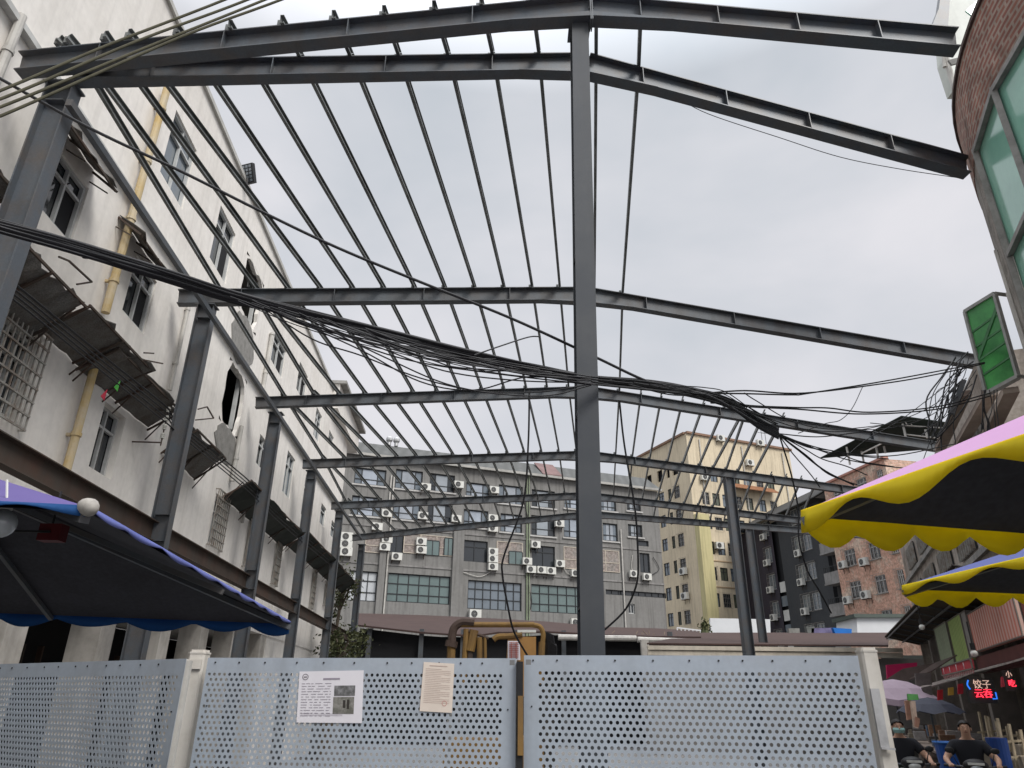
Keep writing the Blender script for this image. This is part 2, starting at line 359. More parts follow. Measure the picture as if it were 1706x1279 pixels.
# ================================================================ STEEL FRAME
frame = empty('steel_frame', (0.7, 6, 0), 'unfinished dark grey steel shed frame of columns, sloping rafters and thin purlins', 'steel frame')
ZT = 8.3
FR = {'A': ((58, 92), (983, 0), (1571, 53)), 'B': ((146, 108), (978, 95), (1594, 262)), 'C': ((312, 485), (978, 481), (1623, 593)),
      'D': ((436, 663), (980, 645), (1562, 738)), 'E': ((512, 766.5), (980, 752), (1500, 822)), 'F': ((558, 837), (981, 820.5), (1480, 880)),
      'G': ((592, 891), (982, 852), (1503, 892))}
FP = {}
for k, (l_, a_, r_) in FR.items():
    Lp = atz(*l_, ZT); Rp = atz(*r_, ZT); d = ray(*a_); dd = Rp - Lp
    det = d.x * (-dd.y) + dd.x * d.y; t = (Lp.x * (-dd.y) + dd.x * Lp.y) / det
    Ap = Vector((d.x * t, d.y * t, CZ + d.z * t)); FP[k] = (Lp, Ap, Rp)
def on_frame(k, x):
    Lp, Ap, Rp = FP[k]; a, b = (Lp, Ap) if x < proj(Ap)[0] else (Ap, Rp)
    lo, hi = -.3, 1.3
    for _ in range(40):
        m = (lo + hi) / 2
        if proj(a.lerp(b, m))[0] < x: lo = m
        else: hi = m
    return a.lerp(b, lo)
DN = Vector((0, 0, -1))
for k, (Lp, Ap, Rp) in FP.items():
    h = .28 if k in 'ABC' else .26
    for a, b in ((Lp, Ap), (Ap, Rp)):
        m = MB(); dv = (b - a).normalized(); e0 = a - dv * (.0 if a is Ap else .12); e1 = b + dv * (0 if b is Ap else .1)
        m.ibeam(e0 + DN * h / 2, e1 + DN * h / 2, h, .155)
        n = 5
        side = dv.cross(Vector((0, 0, 1))).normalized()
        for i in range(1, n):      # web stiffener plates
            c = e0.lerp(e1, (i - .35) / (n - .4)) + DN * h / 2
            for sg in (-1, 1): m.bar(c + side * sg * .042 - Vector((0, 0, h / 2 - .016)), c + side * sg * .042 + Vector((0, 0, h / 2 - .016)), .01, .074, side)
        m.build('rafter', STEEL if k in 'AB' else STEEL2, frame)
        # haunch toward the ridge
        m = MB(); c = Ap; o = (a if b is Ap else b); dv2 = (o - c).normalized(); s2 = dv2.cross(Vector((0, 0, 1))).normalized() * .08
        p0 = c + DN * h; p1 = c + dv2 * .9 + DN * h; p2 = c + DN * (h + .06)
        m.slab([p0 - s2, p1 - s2, p2 - s2], s2 * 2); m.build('haunch', STEEL, frame)
for k in 'ABCDEFG':
    Ap = FP[k][1]; m = MB()
    for sg in (-1, 1): m.box(Ap.x + sg * .009 - .006, Ap.y - .085, Ap.z - .40, Ap.x + sg * .009 + .006, Ap.y + .085, Ap.z + .02)
    for z in (.06, .2, .33):
        for yy in (-.055, .055): m.tube([(Ap.x - .03, Ap.y + yy, Ap.z - z), (Ap.x + .03, Ap.y + yy, Ap.z - z)], .011, 6)
    m.build('ridge_plate', mat('plate_grey', (.16, .17, .18), .5, .2, .4, 8), frame)
# columns down the left side
cols = [((107, 148), .28), ((345, 512), .28), ((460, 690), .28), ((520, 786), .27), ((566, 852), .27), ((603, 908), .26)]
colpos = []
for (px, dp), key in zip(cols, 'BCDEFG'):
    t = atz(*px, ZT - .31); colpos.append(t); fd = (FP[key][1] - FP[key][0]); fd.z = 0; fd.normalize()
    m = MB(); m.ibeam((t.x, t.y, 0), t, dp, .2, up=fd); sd = Vector((-fd.y, fd.x, 0))
    for z in (.2, 1.4, 3.9, 4.3, t.z - .25): m.box(t.x - .1, t.y - .09, z, t.x + .1, t.y + .09, z + .012)
    col_o = m.build('column', STEEL, frame)
    m = MB(); m.box(t.x - .2, t.y - .2, .03, t.x + .2, t.y + .2, .055); m.build('base_plate', STEEL, col_o)
    m = MB(); m.box(t.x - .17, t.y - .12, t.z - .001, t.x + .17, t.y + .12, t.z + .018); m.build('cap_plate', STEEL, col_o)
# tall middle column carrying the nearest ridge
c0 = aty(971, 150, FP['A'][1].y + .02); c0.z = ZT + .2
zt = FP['A'][1].z - .32
cb = aty(988, 1090, c0.y); cbx = cb.x + (cb.x - c0.x) * cb.z / (c0.z - cb.z)
m = MB(); m.ibeam((cbx, c0.y + .12, 0), (c0.x, c0.y + .12, zt), .26, .18, .012, .01, up=Vector((0, 1, 0)))
for z in (2.4, 4.0, 5.6, zt - .7, zt - .05): xx = cbx + (c0.x - cbx) * z / zt; m.box(xx - .085, c0.y + .01, z, xx + .085, c0.y + .24, z + .012)
mc = m.build('column', mat('middle_column_shaded_steel', (.05, .056, .064), .5, .1, .35, 1.6, streak=.5, dirt=(.085, .088, .09)), frame, label='tall middle column standing in front of the others')  # the column's shade is put into a darker copy of the steel colour
m = MB(); m.box(c0.x - .12, c0.y - .04, zt, c0.x + .12, c0.y + .28, zt + .02); m.build('cap_plate', STEEL, mc)
# two columns on the right
for key, px in (('E', 1212), ('G', 1247)):
    t = on_frame(key, px); t.z -= .28
    fd = (FP[key][2] - FP[key][1]); fd.z = 0; fd.normalize()
    m = MB(); m.ibeam((t.x, t.y, 0), t, .3, .22, up=fd); m.build('column', STEEL, frame)
# purlins
CH = '''A110 B132 C362 D471 E537 F574 G606;F580 G630;E538 F606 G655.6;D470 E572 F631 G677;C415 D521 E603 F661 G699;D525 E629.5 F688 G722
A124 B143 C424 D563 E659 F716 G743;A182 B201 C477 D606 E691.5 F740 G765;A222 B245 C531 D646.5 E724 F766 G788;A301 B328 C585 D686 E753 F792 G811
A386 B411 C637 D726 E784 F818 G832;A472 B499 C689 D763.5 E814 F844 G854.6;A557 B583 C739.5 D801 E844 F869.5 G877.5;A640 B663 C789 D838 E872 F893 G900
A723 B745 C838 D875 E901 F916 G923;A801 B819 C885 D910 E930 F940 G945;A884 B896 C931 D946 E959 F963 G968;A991 B991 C989 D986 E985 F984 G983
A1066 B1062 C1036 D1031 E1025 F1021.7;D1067 E1053 F1047;D1101 E1082 F1070;D1136.7 E1112 F1094 G1089;D1172 E1137.6 F1116 G1113;D1206 E1165 F1140 G1136
D1239 E1188.7 F1163.6 G1159;D1243 E1210 F1187.5 G1183;D1272.7 E1230 F1210 G1206;D1305 E1257 F1234 G1230;E1285 F1258;E1310 F1285;E1335 F1310;E1360 F1335'''
for ln in CH.replace('\n', ';').split(';'):
    pts = []
    for tk in ln.split():
        p = on_frame(tk[0], float(tk[1:])) + Vector((0, 0, .066)); pts.append(p)
    pts[0] = pts[0] + (pts[0] - pts[1]).normalized() * .12; pts[-1] = pts[-1] + (pts[-1] - pts[-2]).normalized() * .3
    m = MB()
    for a, b in zip(pts, pts[1:]): m.cpurlin(a, b)
    for p in pts[1:-1] + [pts[0].lerp(pts[1], .08)]: m.box(p.x - .05, p.y - .004, p.z - .058, p.x - .01, p.y + .05, p.z + .03)
    m.build('purlin', PURL, frame)
# side rails along the left columns
m = MB(); p, q = atz(122, 181, 7.62), atz(603, 899, 7.62); m.bar(p - (q - p) * .004, q, .07, .085); m.build('eave_rail', STEEL, frame)
LB = Facade((-4.86, 0), (-.055, 1), (0, 5))
zb = LB.uz(181, 847)[1]
m = MB(); m.ibeam(LB.p(2.5, zb), LB.p(32, zb), .30, .16); m.build('side_beam', RUST, frame, label='rust brown lower side beam along the left columns')
lg = 'black bolts and flats'

# ================================================================ WHITE BUILDING (left)
WF = Facade((-5.42, 0), (-.055, 1), (0, 5))
wb = empty('white_building', WF.p(15, 0, -4), 'long white painted three storey building on the left with smashed windows and rusty canopies', 'building')
ztop = WF.uz(400, 289)[1]; uend = WF.uz(575, 780)[0]; zbot = WF.uz(440, 1058)[1]
r = WF.rect
U = [(r((294, 183), (304, 350)), 2, 0), (r((368, 342), (376, 475)), 2, .5), (r((459, 550), (470, 632)), 2, .4), (r((500, 602), (507, 672)), 2, .5), (r((528, 678), (522, 724)), 2, 0), (r((549, 716), (554, 746)), 1, 0)]
M_ = [(r((97, 246), (119, 407)), 2, .6), (r((228, 425), (240, 558)), 2, .5), (r((434, 723), (434, 780)), 2, .5), (r((480, 750), (476, 825)), 2, 0), (r((510, 790), (507, 863)), 2, 0), (r((536, 838), (537, 876)), 1, 0), (r((553, 866), (554, 896)), 1, 0)]
L_ = [(r((10, 522), (27, 703)), 3, 9), (r((176, 669), (185, 800)), 2, 0), (r((361, 822), (363, 912)), 3, 7), (r((416, 864), (410, 942)), 3, 7), (r((461, 901), (457, 972)), 3, 7), (r((496, 931), (491, 992)), 3, 6), (r((521, 953), (518, 1011)), 2, 6), (r((542, 972), (542, 1008)), 2, 6)]
far = lambda L: [((a[0][0], a[0][0] + max(a[0][1] - a[0][0], .95), a[0][2], a[0][3]),) + a[1:] if a[0][0] > 16 else a for a in L]
U = far(U); M_ = far(M_)
small = [r((318, 566), (312, 637)), r((327, 522), (330, 550))]
brk = [(13.98, 15.5, 9.82, 11.25), (14.15, 15.5, 7.15, 8.6)]
holes = [x[0] for x in U + M_ + L_] + small + [b + (1,) for b in brk]
m = MB(); WF.wall(m, -9, uend, zbot, ztop, holes, .24)
P_ = WF.p
m.quad(P_(uend, 0, 0), P_(uend, 0, -9), P_(uend, ztop, -9), P_(uend, ztop, 0))
m.quad(P_(-9, ztop, 0), P_(uend, ztop, 0), P_(uend, ztop, -9), P_(-9, ztop, -9))
m.quad(P_(-9, zbot, 0), P_(uend, zbot, 0), P_(uend, zbot, -3.2), P_(-9, zbot, -3.2))
wall = m.build('wall', WHITEW, wb)
m = MB(); WF.box(m, -9, uend - .4, zbot, ztop - .4, -3.1, -3.0); WF.box(m, -9, uend - .02, 0, zbot - .01, -3.3, -3.2); m.build('shade_backing', DARKIN, wb)  # black backing sheets, shade of rooms and arcade painted in
m = MB(); WF.box(m, -9, uend + .05, ztop, ztop + .1, -.25, .06); m.build('roof_coping', mat('coping', (.5, .49, .46), .8, 0, .3, 2), wb)
# thin ledge between the upper floors
m = MB(); zl = WF.uz(300, 452)[1]; WF.box(m, -9, uend, zl - .05, zl + .03, 0, .10); m.build('ledge', mat('ledge', (.55, .55, .53), .8, 0, .4, 2), wb)
for (R_, nx, op) in U + M_:
    WF.window(wb, R_, nx, [.72], FRAMEW, GLASSD if op else GLASSG, depth=.11, open_=(.52, .96, .04, .70) if op else None, sill=None)
for i, (R_, nx, nb) in enumerate(L_):
    WF.window(wb, R_, nx, [.7], FRAMEW, GLASSD, bars=(nb, 7, .07) if nb else None, open_=(.05, .5, .04, .66) if not nb else None)
for s_ in small: WF.window(wb, s_, 1, 1, FRAMEW, GLASSD)
def jag(b, seed):
    rnd = random.Random(seed); u0, u1, z0, z1 = b; n = 26; o = []; i_ = []
    uc, zc = (u0 + u1) / 2, (z0 + z1) / 2
    for k in range(n):
        t = 2 * math.pi * k / n; c, s_ = math.cos(t), math.sin(t); q = 1 / max(abs(c), abs(s_))
        o.append((uc + c * q * (u1 - u0) / 2, zc + s_ * q * (z1 - z0) / 2)); f = rnd.uniform(.86, 1.0) * 1.0
        q2 = min(q, 1.22) * f; i_.append((uc + c * q2 * (u1 - u0) / 2, zc + s_ * q2 * (z1 - z0) / 2))
    m = MB()
    for k in range(n):
        k2 = (k + 1) % n; m.quad(P_(*o[k], -.002), P_(*o[k2], -.002), P_(*i_[k2], -.002), P_(*i_[k], -.002)); m.quad(P_(*i_[k], -.002), P_(*i_[k2], -.002), P_(*i_[k2], -.09), P_(*i_[k], -.09))
    return m
RUB = mat('bare_plaster', (.30, .29, .27), .95, 0, .4, 6, bump=.5, fine=.2)
for i, b in enumerate(brk):
    o = jag(b, 5 + i).build('smashed_opening', [WHITEW], wb)
    m = MB(); u0, u1, z0, z1 = b; pts = []; rnd = random.Random(i)
    du = (u1 - u0)
    for k in range(22):
        t = 2 * math.pi * k / 22; pts.append((u0 + du * .5 + math.cos(t) * du * .56 * rnd.uniform(.88, 1.06), z0 - (.55 if i == 0 else .35) + math.sin(t) * (.62 if i == 0 else .42) * rnd.uniform(.85, 1.06)))
    m.slab([P_(a, b2, .004) for a, b2 in pts], WF.n * .012); m.build('plaster_patch', RUB, wb)
    m = MB(); WF.box(m, u0 + .03, u0 + .1, z0, z1 - .2, -.2, -.12); m.build('torn_frame', FRAMEW, o); m = MB(); WF.box(m, u1 - .16, u1 - .08, z0 + .2, z1, -.2, -.12); m.build('torn_frame', FRAMEW, o)
def torn_sheet(u0, u1, zin, zo, w, seed, name, mt, nseg=14, ribs=True):
    rnd = random.Random(seed); m = MB(); a = []; b = []
    for k in range(nseg + 1):
        u = u0 + (u1 - u0) * k / nseg; a.append(P_(u, zin + rnd.uniform(-.02, .02), .01)); b.append(P_(u + rnd.uniform(-.04, .04), zo + rnd.uniform(-.07, .05), w + rnd.uniform(-.09, .05)))
    mids = [a[k].lerp(b[k], .5) + Vector((0, 0, rnd.uniform(-.03, .04))) for k in range(nseg + 1)]
    for k in range(nseg):
        mid1, mid2 = mids[k], mids[k + 1]
        m.slab([a[k], a[k + 1], mid2], Vector((0, 0, .012))); m.slab([a[k], mid2, mid1], Vector((0, 0, .012)))
        m.slab([mid1, mid2, b[k + 1]], Vector((0, 0, .012))); m.slab([mid1, b[k + 1], b[k]], Vector((0, 0, .012)))
    o = m.build(name, mt, wb)
    if ribs:
        m = MB(); nb = max(2, int((u1 - u0) / 1.3))
        for k in range(nb + 1):
            u = u0 + (u1 - u0) * k / nb; m.bar(P_(u, zin - .03, 0), P_(u, zo - .03, w), .025, .03)
            m.bar(P_(u, zin - .2, 0), P_(u, zo - .06, w * .7), .016, .016)
        m.bar(P_(u0, zo - .02, w - .02), P_(u1, zo - .02, w - .02), .025, .03)
        m.build('canopy_bracket', RUST, o)
    return o
# rusty canopies: inner edge on the wall, outer edge read off one metre out
def canopy(pa, pb, drop, w, seed, mt=None, **k):
    u0, z0 = WF.uz(*pa, w); u1, z1 = WF.uz(*pb, w); z = (z0 + z1) / 2; return torn_sheet(u0, u1, z + drop, z, w, seed, 'window_canopy', mt or AWNR, **k)
canopy((20, 385), (148, 504), -.45, .6, 1); canopy((150, 516), (256, 606), -.36, .6, 2, nseg=10); canopy((196, 592), (306, 672), -.34, .5, 3, nseg=10)
canopy((118, 205), (196, 316), .32, .40, 4, nseg=6, ribs=True); canopy((234, 398), (292, 458), .3, .40, 5, nseg=5)
canopy((-40, 245), (38, 320), -.2, .55, 6, nseg=6)
canopy((330, 716), (378, 760), -.45, .55, 7, nseg=7); canopy((418, 812), (508, 878), -.4, .6, 8, AWNG, nseg=12); canopy((516, 892), (596, 968), -.4, .65, 9, AWNG, nseg=10)
m = MB()
for (a, b) in (((98, 428), (115, 435)), ((115, 435), (153, 470)), ((153, 470), (128, 474)), ((330, 682), (345, 678)), ((345, 678), (356, 697)), ((356, 697), (326, 700)), ((240, 588), (256, 589)), ((240, 600), (271, 606))):
    ua, za = WF.uz(*a, .6); ub, zb_ = WF.uz(*b, .6); m = MB(); m.bar(P_(ua, za, .6), P_(ub, zb_, .6), .02, .02); m.build('bent_bracket', RUST, wb)
# drain pipes
def pipe(pts, r_, w, mt, name='drain_pipe', clips=True):
    m = MB(); q = [P_(*WF.uz(*p, w), w) for p in pts]; u = sum((x - WF.o).dot(WF.d) for x in q) / len(q); q = [P_(u, x.z, w) for x in q]
    m.tube(q, r_, 10)
    if clips:
        z = min(x.z for x in q) + .5
        while z < max(x.z for x in q): m.tube([P_(u, z, w), P_(u, z + .05, w)], r_ * 1.25, 10); WF.box(m, u - .02, u + .02, z, z + .04, 0, w); z += 1.1
    m.build(name, mt, wb, smooth=False)
pipe([(277, 140), (190, 470), (178, 524)], .058, .12, PIPEY); pipe([(158, 592), (114, 790)], .055, .12, PIPEY)
pipe([(318, 500), (282, 649)], .035, .06, PIPEW); pipe([(455, 560), (436, 650)], .05, .07, PIPEW); pipe([(404, 712), (385, 800)], .05, .07, PIPEW); pipe([(417, 803), (402, 870)], .035, .06, PIPEW)
pipe([(33, 20), (-6, 150)], .05, .08, PIPEW)
# patched roof box and parapet house at the far end
m = MB(); ub, zb2 = WF.uz(556, 640, .0); WF.box(m, ub, uend + 1.2, WF.uz(556, 690)[1], WF.uz(556, 640)[1], -4, .25); m.build('roof_room', WHITEW, wb)
m = MB(); WF.box(m, ub - .1, uend + 1.35, WF.uz(556, 640)[1], WF.uz(556, 640)[1] + .12, -4.2, .5); m.build('roof_slab', CONC, wb)
# ground floor pillars
PILM = mat('pillar_paint', (.5, .47, .43), .85, 0, .5, 2, streak=.4, dirt=(.25, .23, .2), bump=.3)
for px in ((-110, 1060), (45, 1060), (190, 1062), (283, 1066), (345, 1072), (395, 1078), (440, 1084)):
    u = WF.uz(*px)[0]; m = MB(); WF.box(m, u - .45, u, 0, zbot, -.45, -.01); m.build('pillar', PILM, wb)
m = MB(); WF.box(m, 20.5, uend - .01, 0, zbot, -.3, -.02); m.build('ground_wall', WHITEW, wb)
m = MB()
for k in range(9):
    m = MB(); u = 4 + k * 1.9; WF.box(m, u, u + 1.2, 2.2, 2.25, -2.6, -2.5); WF.box(m, u + .3, u + .34, 1.6, 2.6, -2.6, -2.5); WF.box(m, u + .9, u + .94, 1.6, 2.6, -2.6, -2.5)
    m.build('rusty_racking', RUST, wb)
# aerial service wires held off the wall by insulators
us = [WF.uz(30, 478, .5)[0], WF.uz(275, 690, .5)[0]]
for k in range(4):
    m = MB(); pts = []
    for (x, y) in ((-20, 438), (30, 470), (150, 568), (275, 668), (300, 700), (420, 800), (470, 850), (560, 925)):
        u, z = WF.uz(x, y + (8 + 9 * k) * (1 if x < 280 else .7), .5 + .02 * k); pts.append(P_(u, z, .5 + .02 * k))
    m.tube(catmull(pts, 5), .011 if k else .014, 6)
    tag(m.build('service_wire', RUBBER), 'thin black wire of the four running along the white building under the rusty canopies', 'wire', 'four service wires on the white building')
ins = empty('insulator_bracket', P_(us[1], 4, .2), 'white porcelain insulator rack on white wall beside the second steel column', 'bracket')
m = MB(); u, z = WF.uz(275, 708, .45); m.tube([P_(u, z + .3, .45), P_(u, z - .35, .45)], .012, 6); m.tube([P_(u, z + .25, .45), P_(u, z + .25, 0)], .012, 6); m.tube([P_(u, z - .3, .45), P_(u, z - .3, 0)], .012, 6); m.build('rack', RUST, ins)
for k in range(4):
    m = MB(); zz = z + .22 - k * .15
    for j in range(3): m.tube([P_(u, zz + j * .03, .45), P_(u, zz + j * .03 + .012, .45)], .035, 10); m.tube([P_(u, zz + j * .03 + .012, .45), P_(u, zz + j * .03 + .03, .45)], .02, 8)
    m.build('insulator', ACW, ins)
# floodlight on the parapet
fl = empty('floodlight', WF.p(WF.uz(404, 296)[0], ztop, 0), 'square black floodlight with lens grid fixed on white building roof edge', 'floodlight')
c = WF.p(WF.uz(405, 300)[0], ztop + .18, .1); m = MB(); xd = Vector((.9, -.3, 0)).normalized(); up = Vector((-.1, -.45, .9)).normalized(); nn = xd.cross(up)
def obox(m, c, x, y, z, a, b, d): m.hexa([c + x * sx_ * a + y * sy_ * b + z * sz_ * d for sz_ in (-1, 1) for (sx_, sy_) in ((-1, -1), (1, -1), (1, 1), (-1, 1))])
obox(m, c, xd, up, nn, .15, .22, .05); m.build('housing', BLACKP, fl)
m = MB()
for i in range(3):
    for j in range(5): obox(m, c + xd * (i - 1) * .085 + up * (j - 2) * .08 + nn * .055, xd, up, nn, .03, .028, .006)
m.build('lens_grid', GLASSG, fl)
m = MB(); m.bar(c - Vector((0, 0, .3)), c, .03, .03); m.build('bracket', STEEL, fl)
# torn kite scraps caught on the wires
for i, (px, col, nm) in enumerate((((193, 648), (.08, .42, .06), 'green'), ((171, 663), (.5, .03, .06), 'red'))):
    u, z = WF.uz(*px, .55); m = MB(); m.slab([P_(u - .06, z, .55), P_(u + .05, z - .02, .55), P_(u + .02, z + .13, .57)], Vector((.004, 0, 0)))
    tag(m.build('plastic_scrap', mat('scrap_' + nm, col, .6)), 'small %s plastic scrap caught on the wires by the white wall' % nm, 'plastic scrap')

# ================================================================ AC UNITS
def make_ac():
    t = empty('air_conditioner', (0, 0, 0), 'x', 'air conditioner')
    m = MB(); m.box(-.43, 0, -.3, .43, -.33, .3); m.build('casing', ACW, t)
    m = MB(); n = 20
    cc = [(-.1 + .235 * math.cos(2 * math.pi * k / n), .235 * math.sin(2 * math.pi * k / n)) for k in range(n)]
    m.slab([(x, -.332, z) for x, z in cc], (0, -.004, 0)); m.build('fan_opening', BLACKP, t)
    m = MB()
    for rr in (.23, .17, .11, .05): m.tube([(-.1 + rr * math.cos(2 * math.pi * k / n), -.345, rr * math.sin(2 * math.pi * k / n)) for k in range(n + 1)], .007, 4, caps=False)
    for k in range(4): a = math.pi * k / 4; m.bar((-.1 - .23 * math.cos(a), -.347, -.23 * math.sin(a)), (-.1 + .23 * math.cos(a), -.347, .23 * math.sin(a)), .01, .01)
    m.build('fan_grille', mat('ac_grille', (.3, .3, .29), .5), t)
    m = MB(); m.box(-.36, 0.12, -.36, -.32, -.33, -.30); m.box(.3, .12, -.36, .34, -.33, -.30); m.box(-.36, .08, -.7, -.32, .12, -.3); m.box(.3, .08, -.7, .34, .12, -.3); m.build('bracket', RUST, t)
    return t
AC0 = make_ac(); acn = [0]
def place_ac(fac, px, label, s=1., w=.12, group=None):
    u, z = fac.uz(*px, w + .3); loc = fac.p(u, z, w)
    if acn[0] == 0: t = AC0
    else:
        t = AC0.copy(); S.collection.objects.link(t)
        for ch in list(AC0.children):
            c = ch.copy(); S.collection.objects.link(c); c.parent = t
    acn[0] += 1; t.location = loc; t.scale = (s, s, s)
    t.rotation_euler = (0, 0, math.atan2(fac.n.y, fac.n.x) + math.pi / 2)
    t['label'] = label; t['category'] = 'air conditioner'
    if group: t['group'] = group
ORD = ['first', 'second', 'third', 'fourth', 'fifth', 'sixth', 'seventh', 'eighth', 'ninth', 'tenth', 'eleventh', 'twelfth']

# ================================================================ GREY BUILDING
o = aty(588, 1000, 58); GF = Facade((o.x, o.y), (.936, .353))
gb = empty('grey_building', GF.p(15, 0, -5), 'long grey rendered five storey block behind the steel frame, streaked walls and many dark windows', 'building')
r = GF.rect
A_ = [((592, 778), (642, 811)), ((660, 781), (703, 818)), ((717, 788), (757, 822)), ((777, 803), (815, 830)), ((831, 807), (871, 842)), ((886, 815), (925, 848)), ((940, 820), (985, 851)), ((1000, 829), (1027, 853)), ((1044, 836), (1068, 853))]
B_ = [((587, 825), (634, 862)), ((656, 832), (699, 868)), ((713, 838), (753, 872)), ((773, 848), (813, 881)), ((834, 855), (870, 889)), ((885, 858), (925, 895)), ((939, 862), (985, 899)), ((1004, 871), (1030, 903)), ((1046, 873), (1071, 896))]
C_ = [((651, 888), (672, 922)), ((770, 899), (812, 938)), ((886, 908), (925, 947)), ((1065, 921), (1084, 955)), ((1062, 900), (1081, 911))]
D_ = [((583, 950), (626, 1003)), ((647, 954), (749, 1008)), ((780, 966), (869, 1019)), ((885, 973), (990, 1025)), ((1009, 982), (1110, 997)), ((1046.5, 1006), (1058, 1023))]
BR = [((610, 893), (640, 922)), ((674, 889), (753, 927)), ((828, 902), (870, 941)), ((939, 911), (1032, 954))]
gz_t = GF.uz(740, 776)[1]; uL = GF.uz(560, 900)[0]; uR = GF.uz(1103, 930)[0]
H_ = [r(*q) for q in A_ + B_ + C_ + D_]
m = MB(); GF.wall(m, uL - 8, uR, 0, gz_t, H_, .3)
m.quad(GF.p(uR, 0, 0), GF.p(uR, 0, -12), GF.p(uR, gz_t, -12), GF.p(uR, gz_t, 0)); m.build('wall', GREYW, gb)
m = MB(); GF.box(m, uL - 8, uR - .02, 0, gz_t - .05, -.5, -.4); m.build('shade_backing', DARKIN, gb)
ROOFG = wavy('grey_metal_roof', (.115, .118, .115), (.085, .088, .085), .35, .8, .3, 3)
zr = GF.uz(740, 752, -1.6)[1]
m = MB(); m.slab([GF.p(uL - 8, gz_t + .1, .35), GF.p(uR + .2, gz_t + .1, .35), GF.p(uR + .2, zr, -2.2), GF.p(uL - 8, zr, -2.2)], Vector((0, 0, .06)))
m.slab([GF.p(uL - 8, zr, -2.2), GF.p(uR + .2, zr, -2.2), GF.p(uR + .2, gz_t, -12), GF.p(uL - 8, gz_t, -12)], Vector((0, 0, .06)))
rf = m.build('roof', ROOFG, gb)
m = MB(); GF.box(m, uL - 8, uR + .25, gz_t - .05, gz_t + .16, .30, .48); m.build('eave_gutter', mat('gutter', (.42, .41, .38), .7, 0, .4, 1), rf)
for (x0, x1) in ((0.66, .72),):
    a = GF.uz(903, 800)[0]; b = GF.uz(935, 800)[0]
    q = [GF.p(a, gz_t + .22, .25), GF.p(b, gz_t + .22, .25), GF.p(b, zr + .02, -1.9), GF.p(a, zr + .02, -1.9)]; m = MB(); m.slab(q, Vector((0, 0, .1))); m.build('roof_patch', mat('roof_red', (.20, .125, .12), .8, 0, .4, 1), rf)
for row, bot in ((A_, .0), (B_, .0)):
    for i, q in enumerate(row):
        rr = r(*q); wide = rr[1] - rr[0] > 1.7
        wo = GF.window(gb, rr, [.24, .74] if wide else 2, [.34], FRAMED, GLASSG if i % 3 != 2 else GLASSD, depth=.2, fw=.09)
        g2 = MB(); a, b, c, d = rr; GF.box(g2, a + (b - a) * .26, a + (b - a) * .72, c + .09, d - .1, -.175, -.165)
        g2.build('curtain', mat('pale_curtain%d' % (i % 3), [(.36, .40, .46), (.33, .36, .40), (.30, .33, .36)][i % 3], .5, 0, .3, .8), wo)
        g2 = MB(); GF.box(g2, a - .15, b + .15, c - .14, c - .01, -.02, .12); g2.build('sill', mat('pale_sill', (.48, .47, .45), .8, 0, .3, 2), wo)
for i, q in enumerate(C_): GF.window(gb, r(*q), 2 if i < 4 else 1, [.7] if i in (1, 2) else 1, FRAMED, GLASSD, depth=.2, fw=.08)
for i, q in enumerate(D_):
    nx = [3, 6, 7, 7, 9, 2][i]; nz = [[.3, .68], [.28, .64], [.36, .7], [.3, .68], 1, 1][i]
    GF.window(gb, r(*q), nx, nz, FRAMED if i < 5 else FRAMEW, [mat('frosted_pane', (.52, .54, .56), .3, 0, .2, .8), GLASSGR, GLASSG, GLASSGR, GLASSD, GLASSD][i], depth=.2, fw=.08)
for q in BR:
    a, b, c, d = r(*q); m = MB(); GF.box(m, a, b, c, d, 0, .03)
    bo = m.build('brick_infill', BRICKI, gb, uvf=lambda co: ((co - GF.o).dot(GF.d), co.z))
    m = MB()
    for t in [k / max(1, round((b - a) / 1.4)) for k in range(round((b - a) / 1.4) + 1)]: u = a + (b - a) * t; GF.box(m, u - .035, u + .035, c, d, .032, .06)
    for t in (0, .42, 1): z = c + (d - c) * t; GF.box(m, a, b, z - .03, z + .03, .034, .065)
    m.build('timber_strips', mat('strips', (.52, .46, .38), .8, 0, .3, 3), bo)
for q in (((710, 901), (730, 926)), ((741, 897), (752, 926)), ((848, 919), (869, 941))):
    a, b, c, d = r(*q); m = MB(); GF.box(m, a, b, c, d, .07, .1); fo = m.build('window', GLASSGR, gb)
    m = MB(); GF.box(m, a - .06, a, c, d, .07, .13); GF.box(m, b, b + .06, c, d, .07, .13); GF.box(m, a, b, d, d + .06, .07, .13); GF.box(m, (a + b) / 2 - .03, (a + b) / 2 + .03, c, d, .101, .13); m.build('window_frame', FRAMED, fo)
for pts in (((878, 800), (876, 1035)),): 
    u = GF.uz(877, 920)[0]; m = MB()
    for du, rr_ in ((0, .07), (.22, .05)): m.tube([GF.p(u + du, .2, .12), GF.p(u + du, gz_t, .12)], rr_, 8)
    m.build('drain_pipe', mat('green_stained_pipe', (.28, .33, .22), .8, 0, .6, .5, streak=.4), gb)
for px in ((643, 900), (648, 900), (1037, 960)):
    u = GF.uz(*px)[0]; m = MB(); m.tube([GF.p(u, .2, .12), GF.p(u, gz_t * (.93 if px[0] < 700 else .8), .12)], .065, 8); m.build('drain_pipe', PIPEW, gb)
for (x0, x1) in ((752, 770), (629, 640)):
    a = GF.uz(x0, 960)[0]; b = GF.uz(x1, 960)[0]; m = MB(); GF.box(m, a, b, 0, GF.uz(760, 882)[1], 0, .25); m.build('pilaster', GREYW, gb)
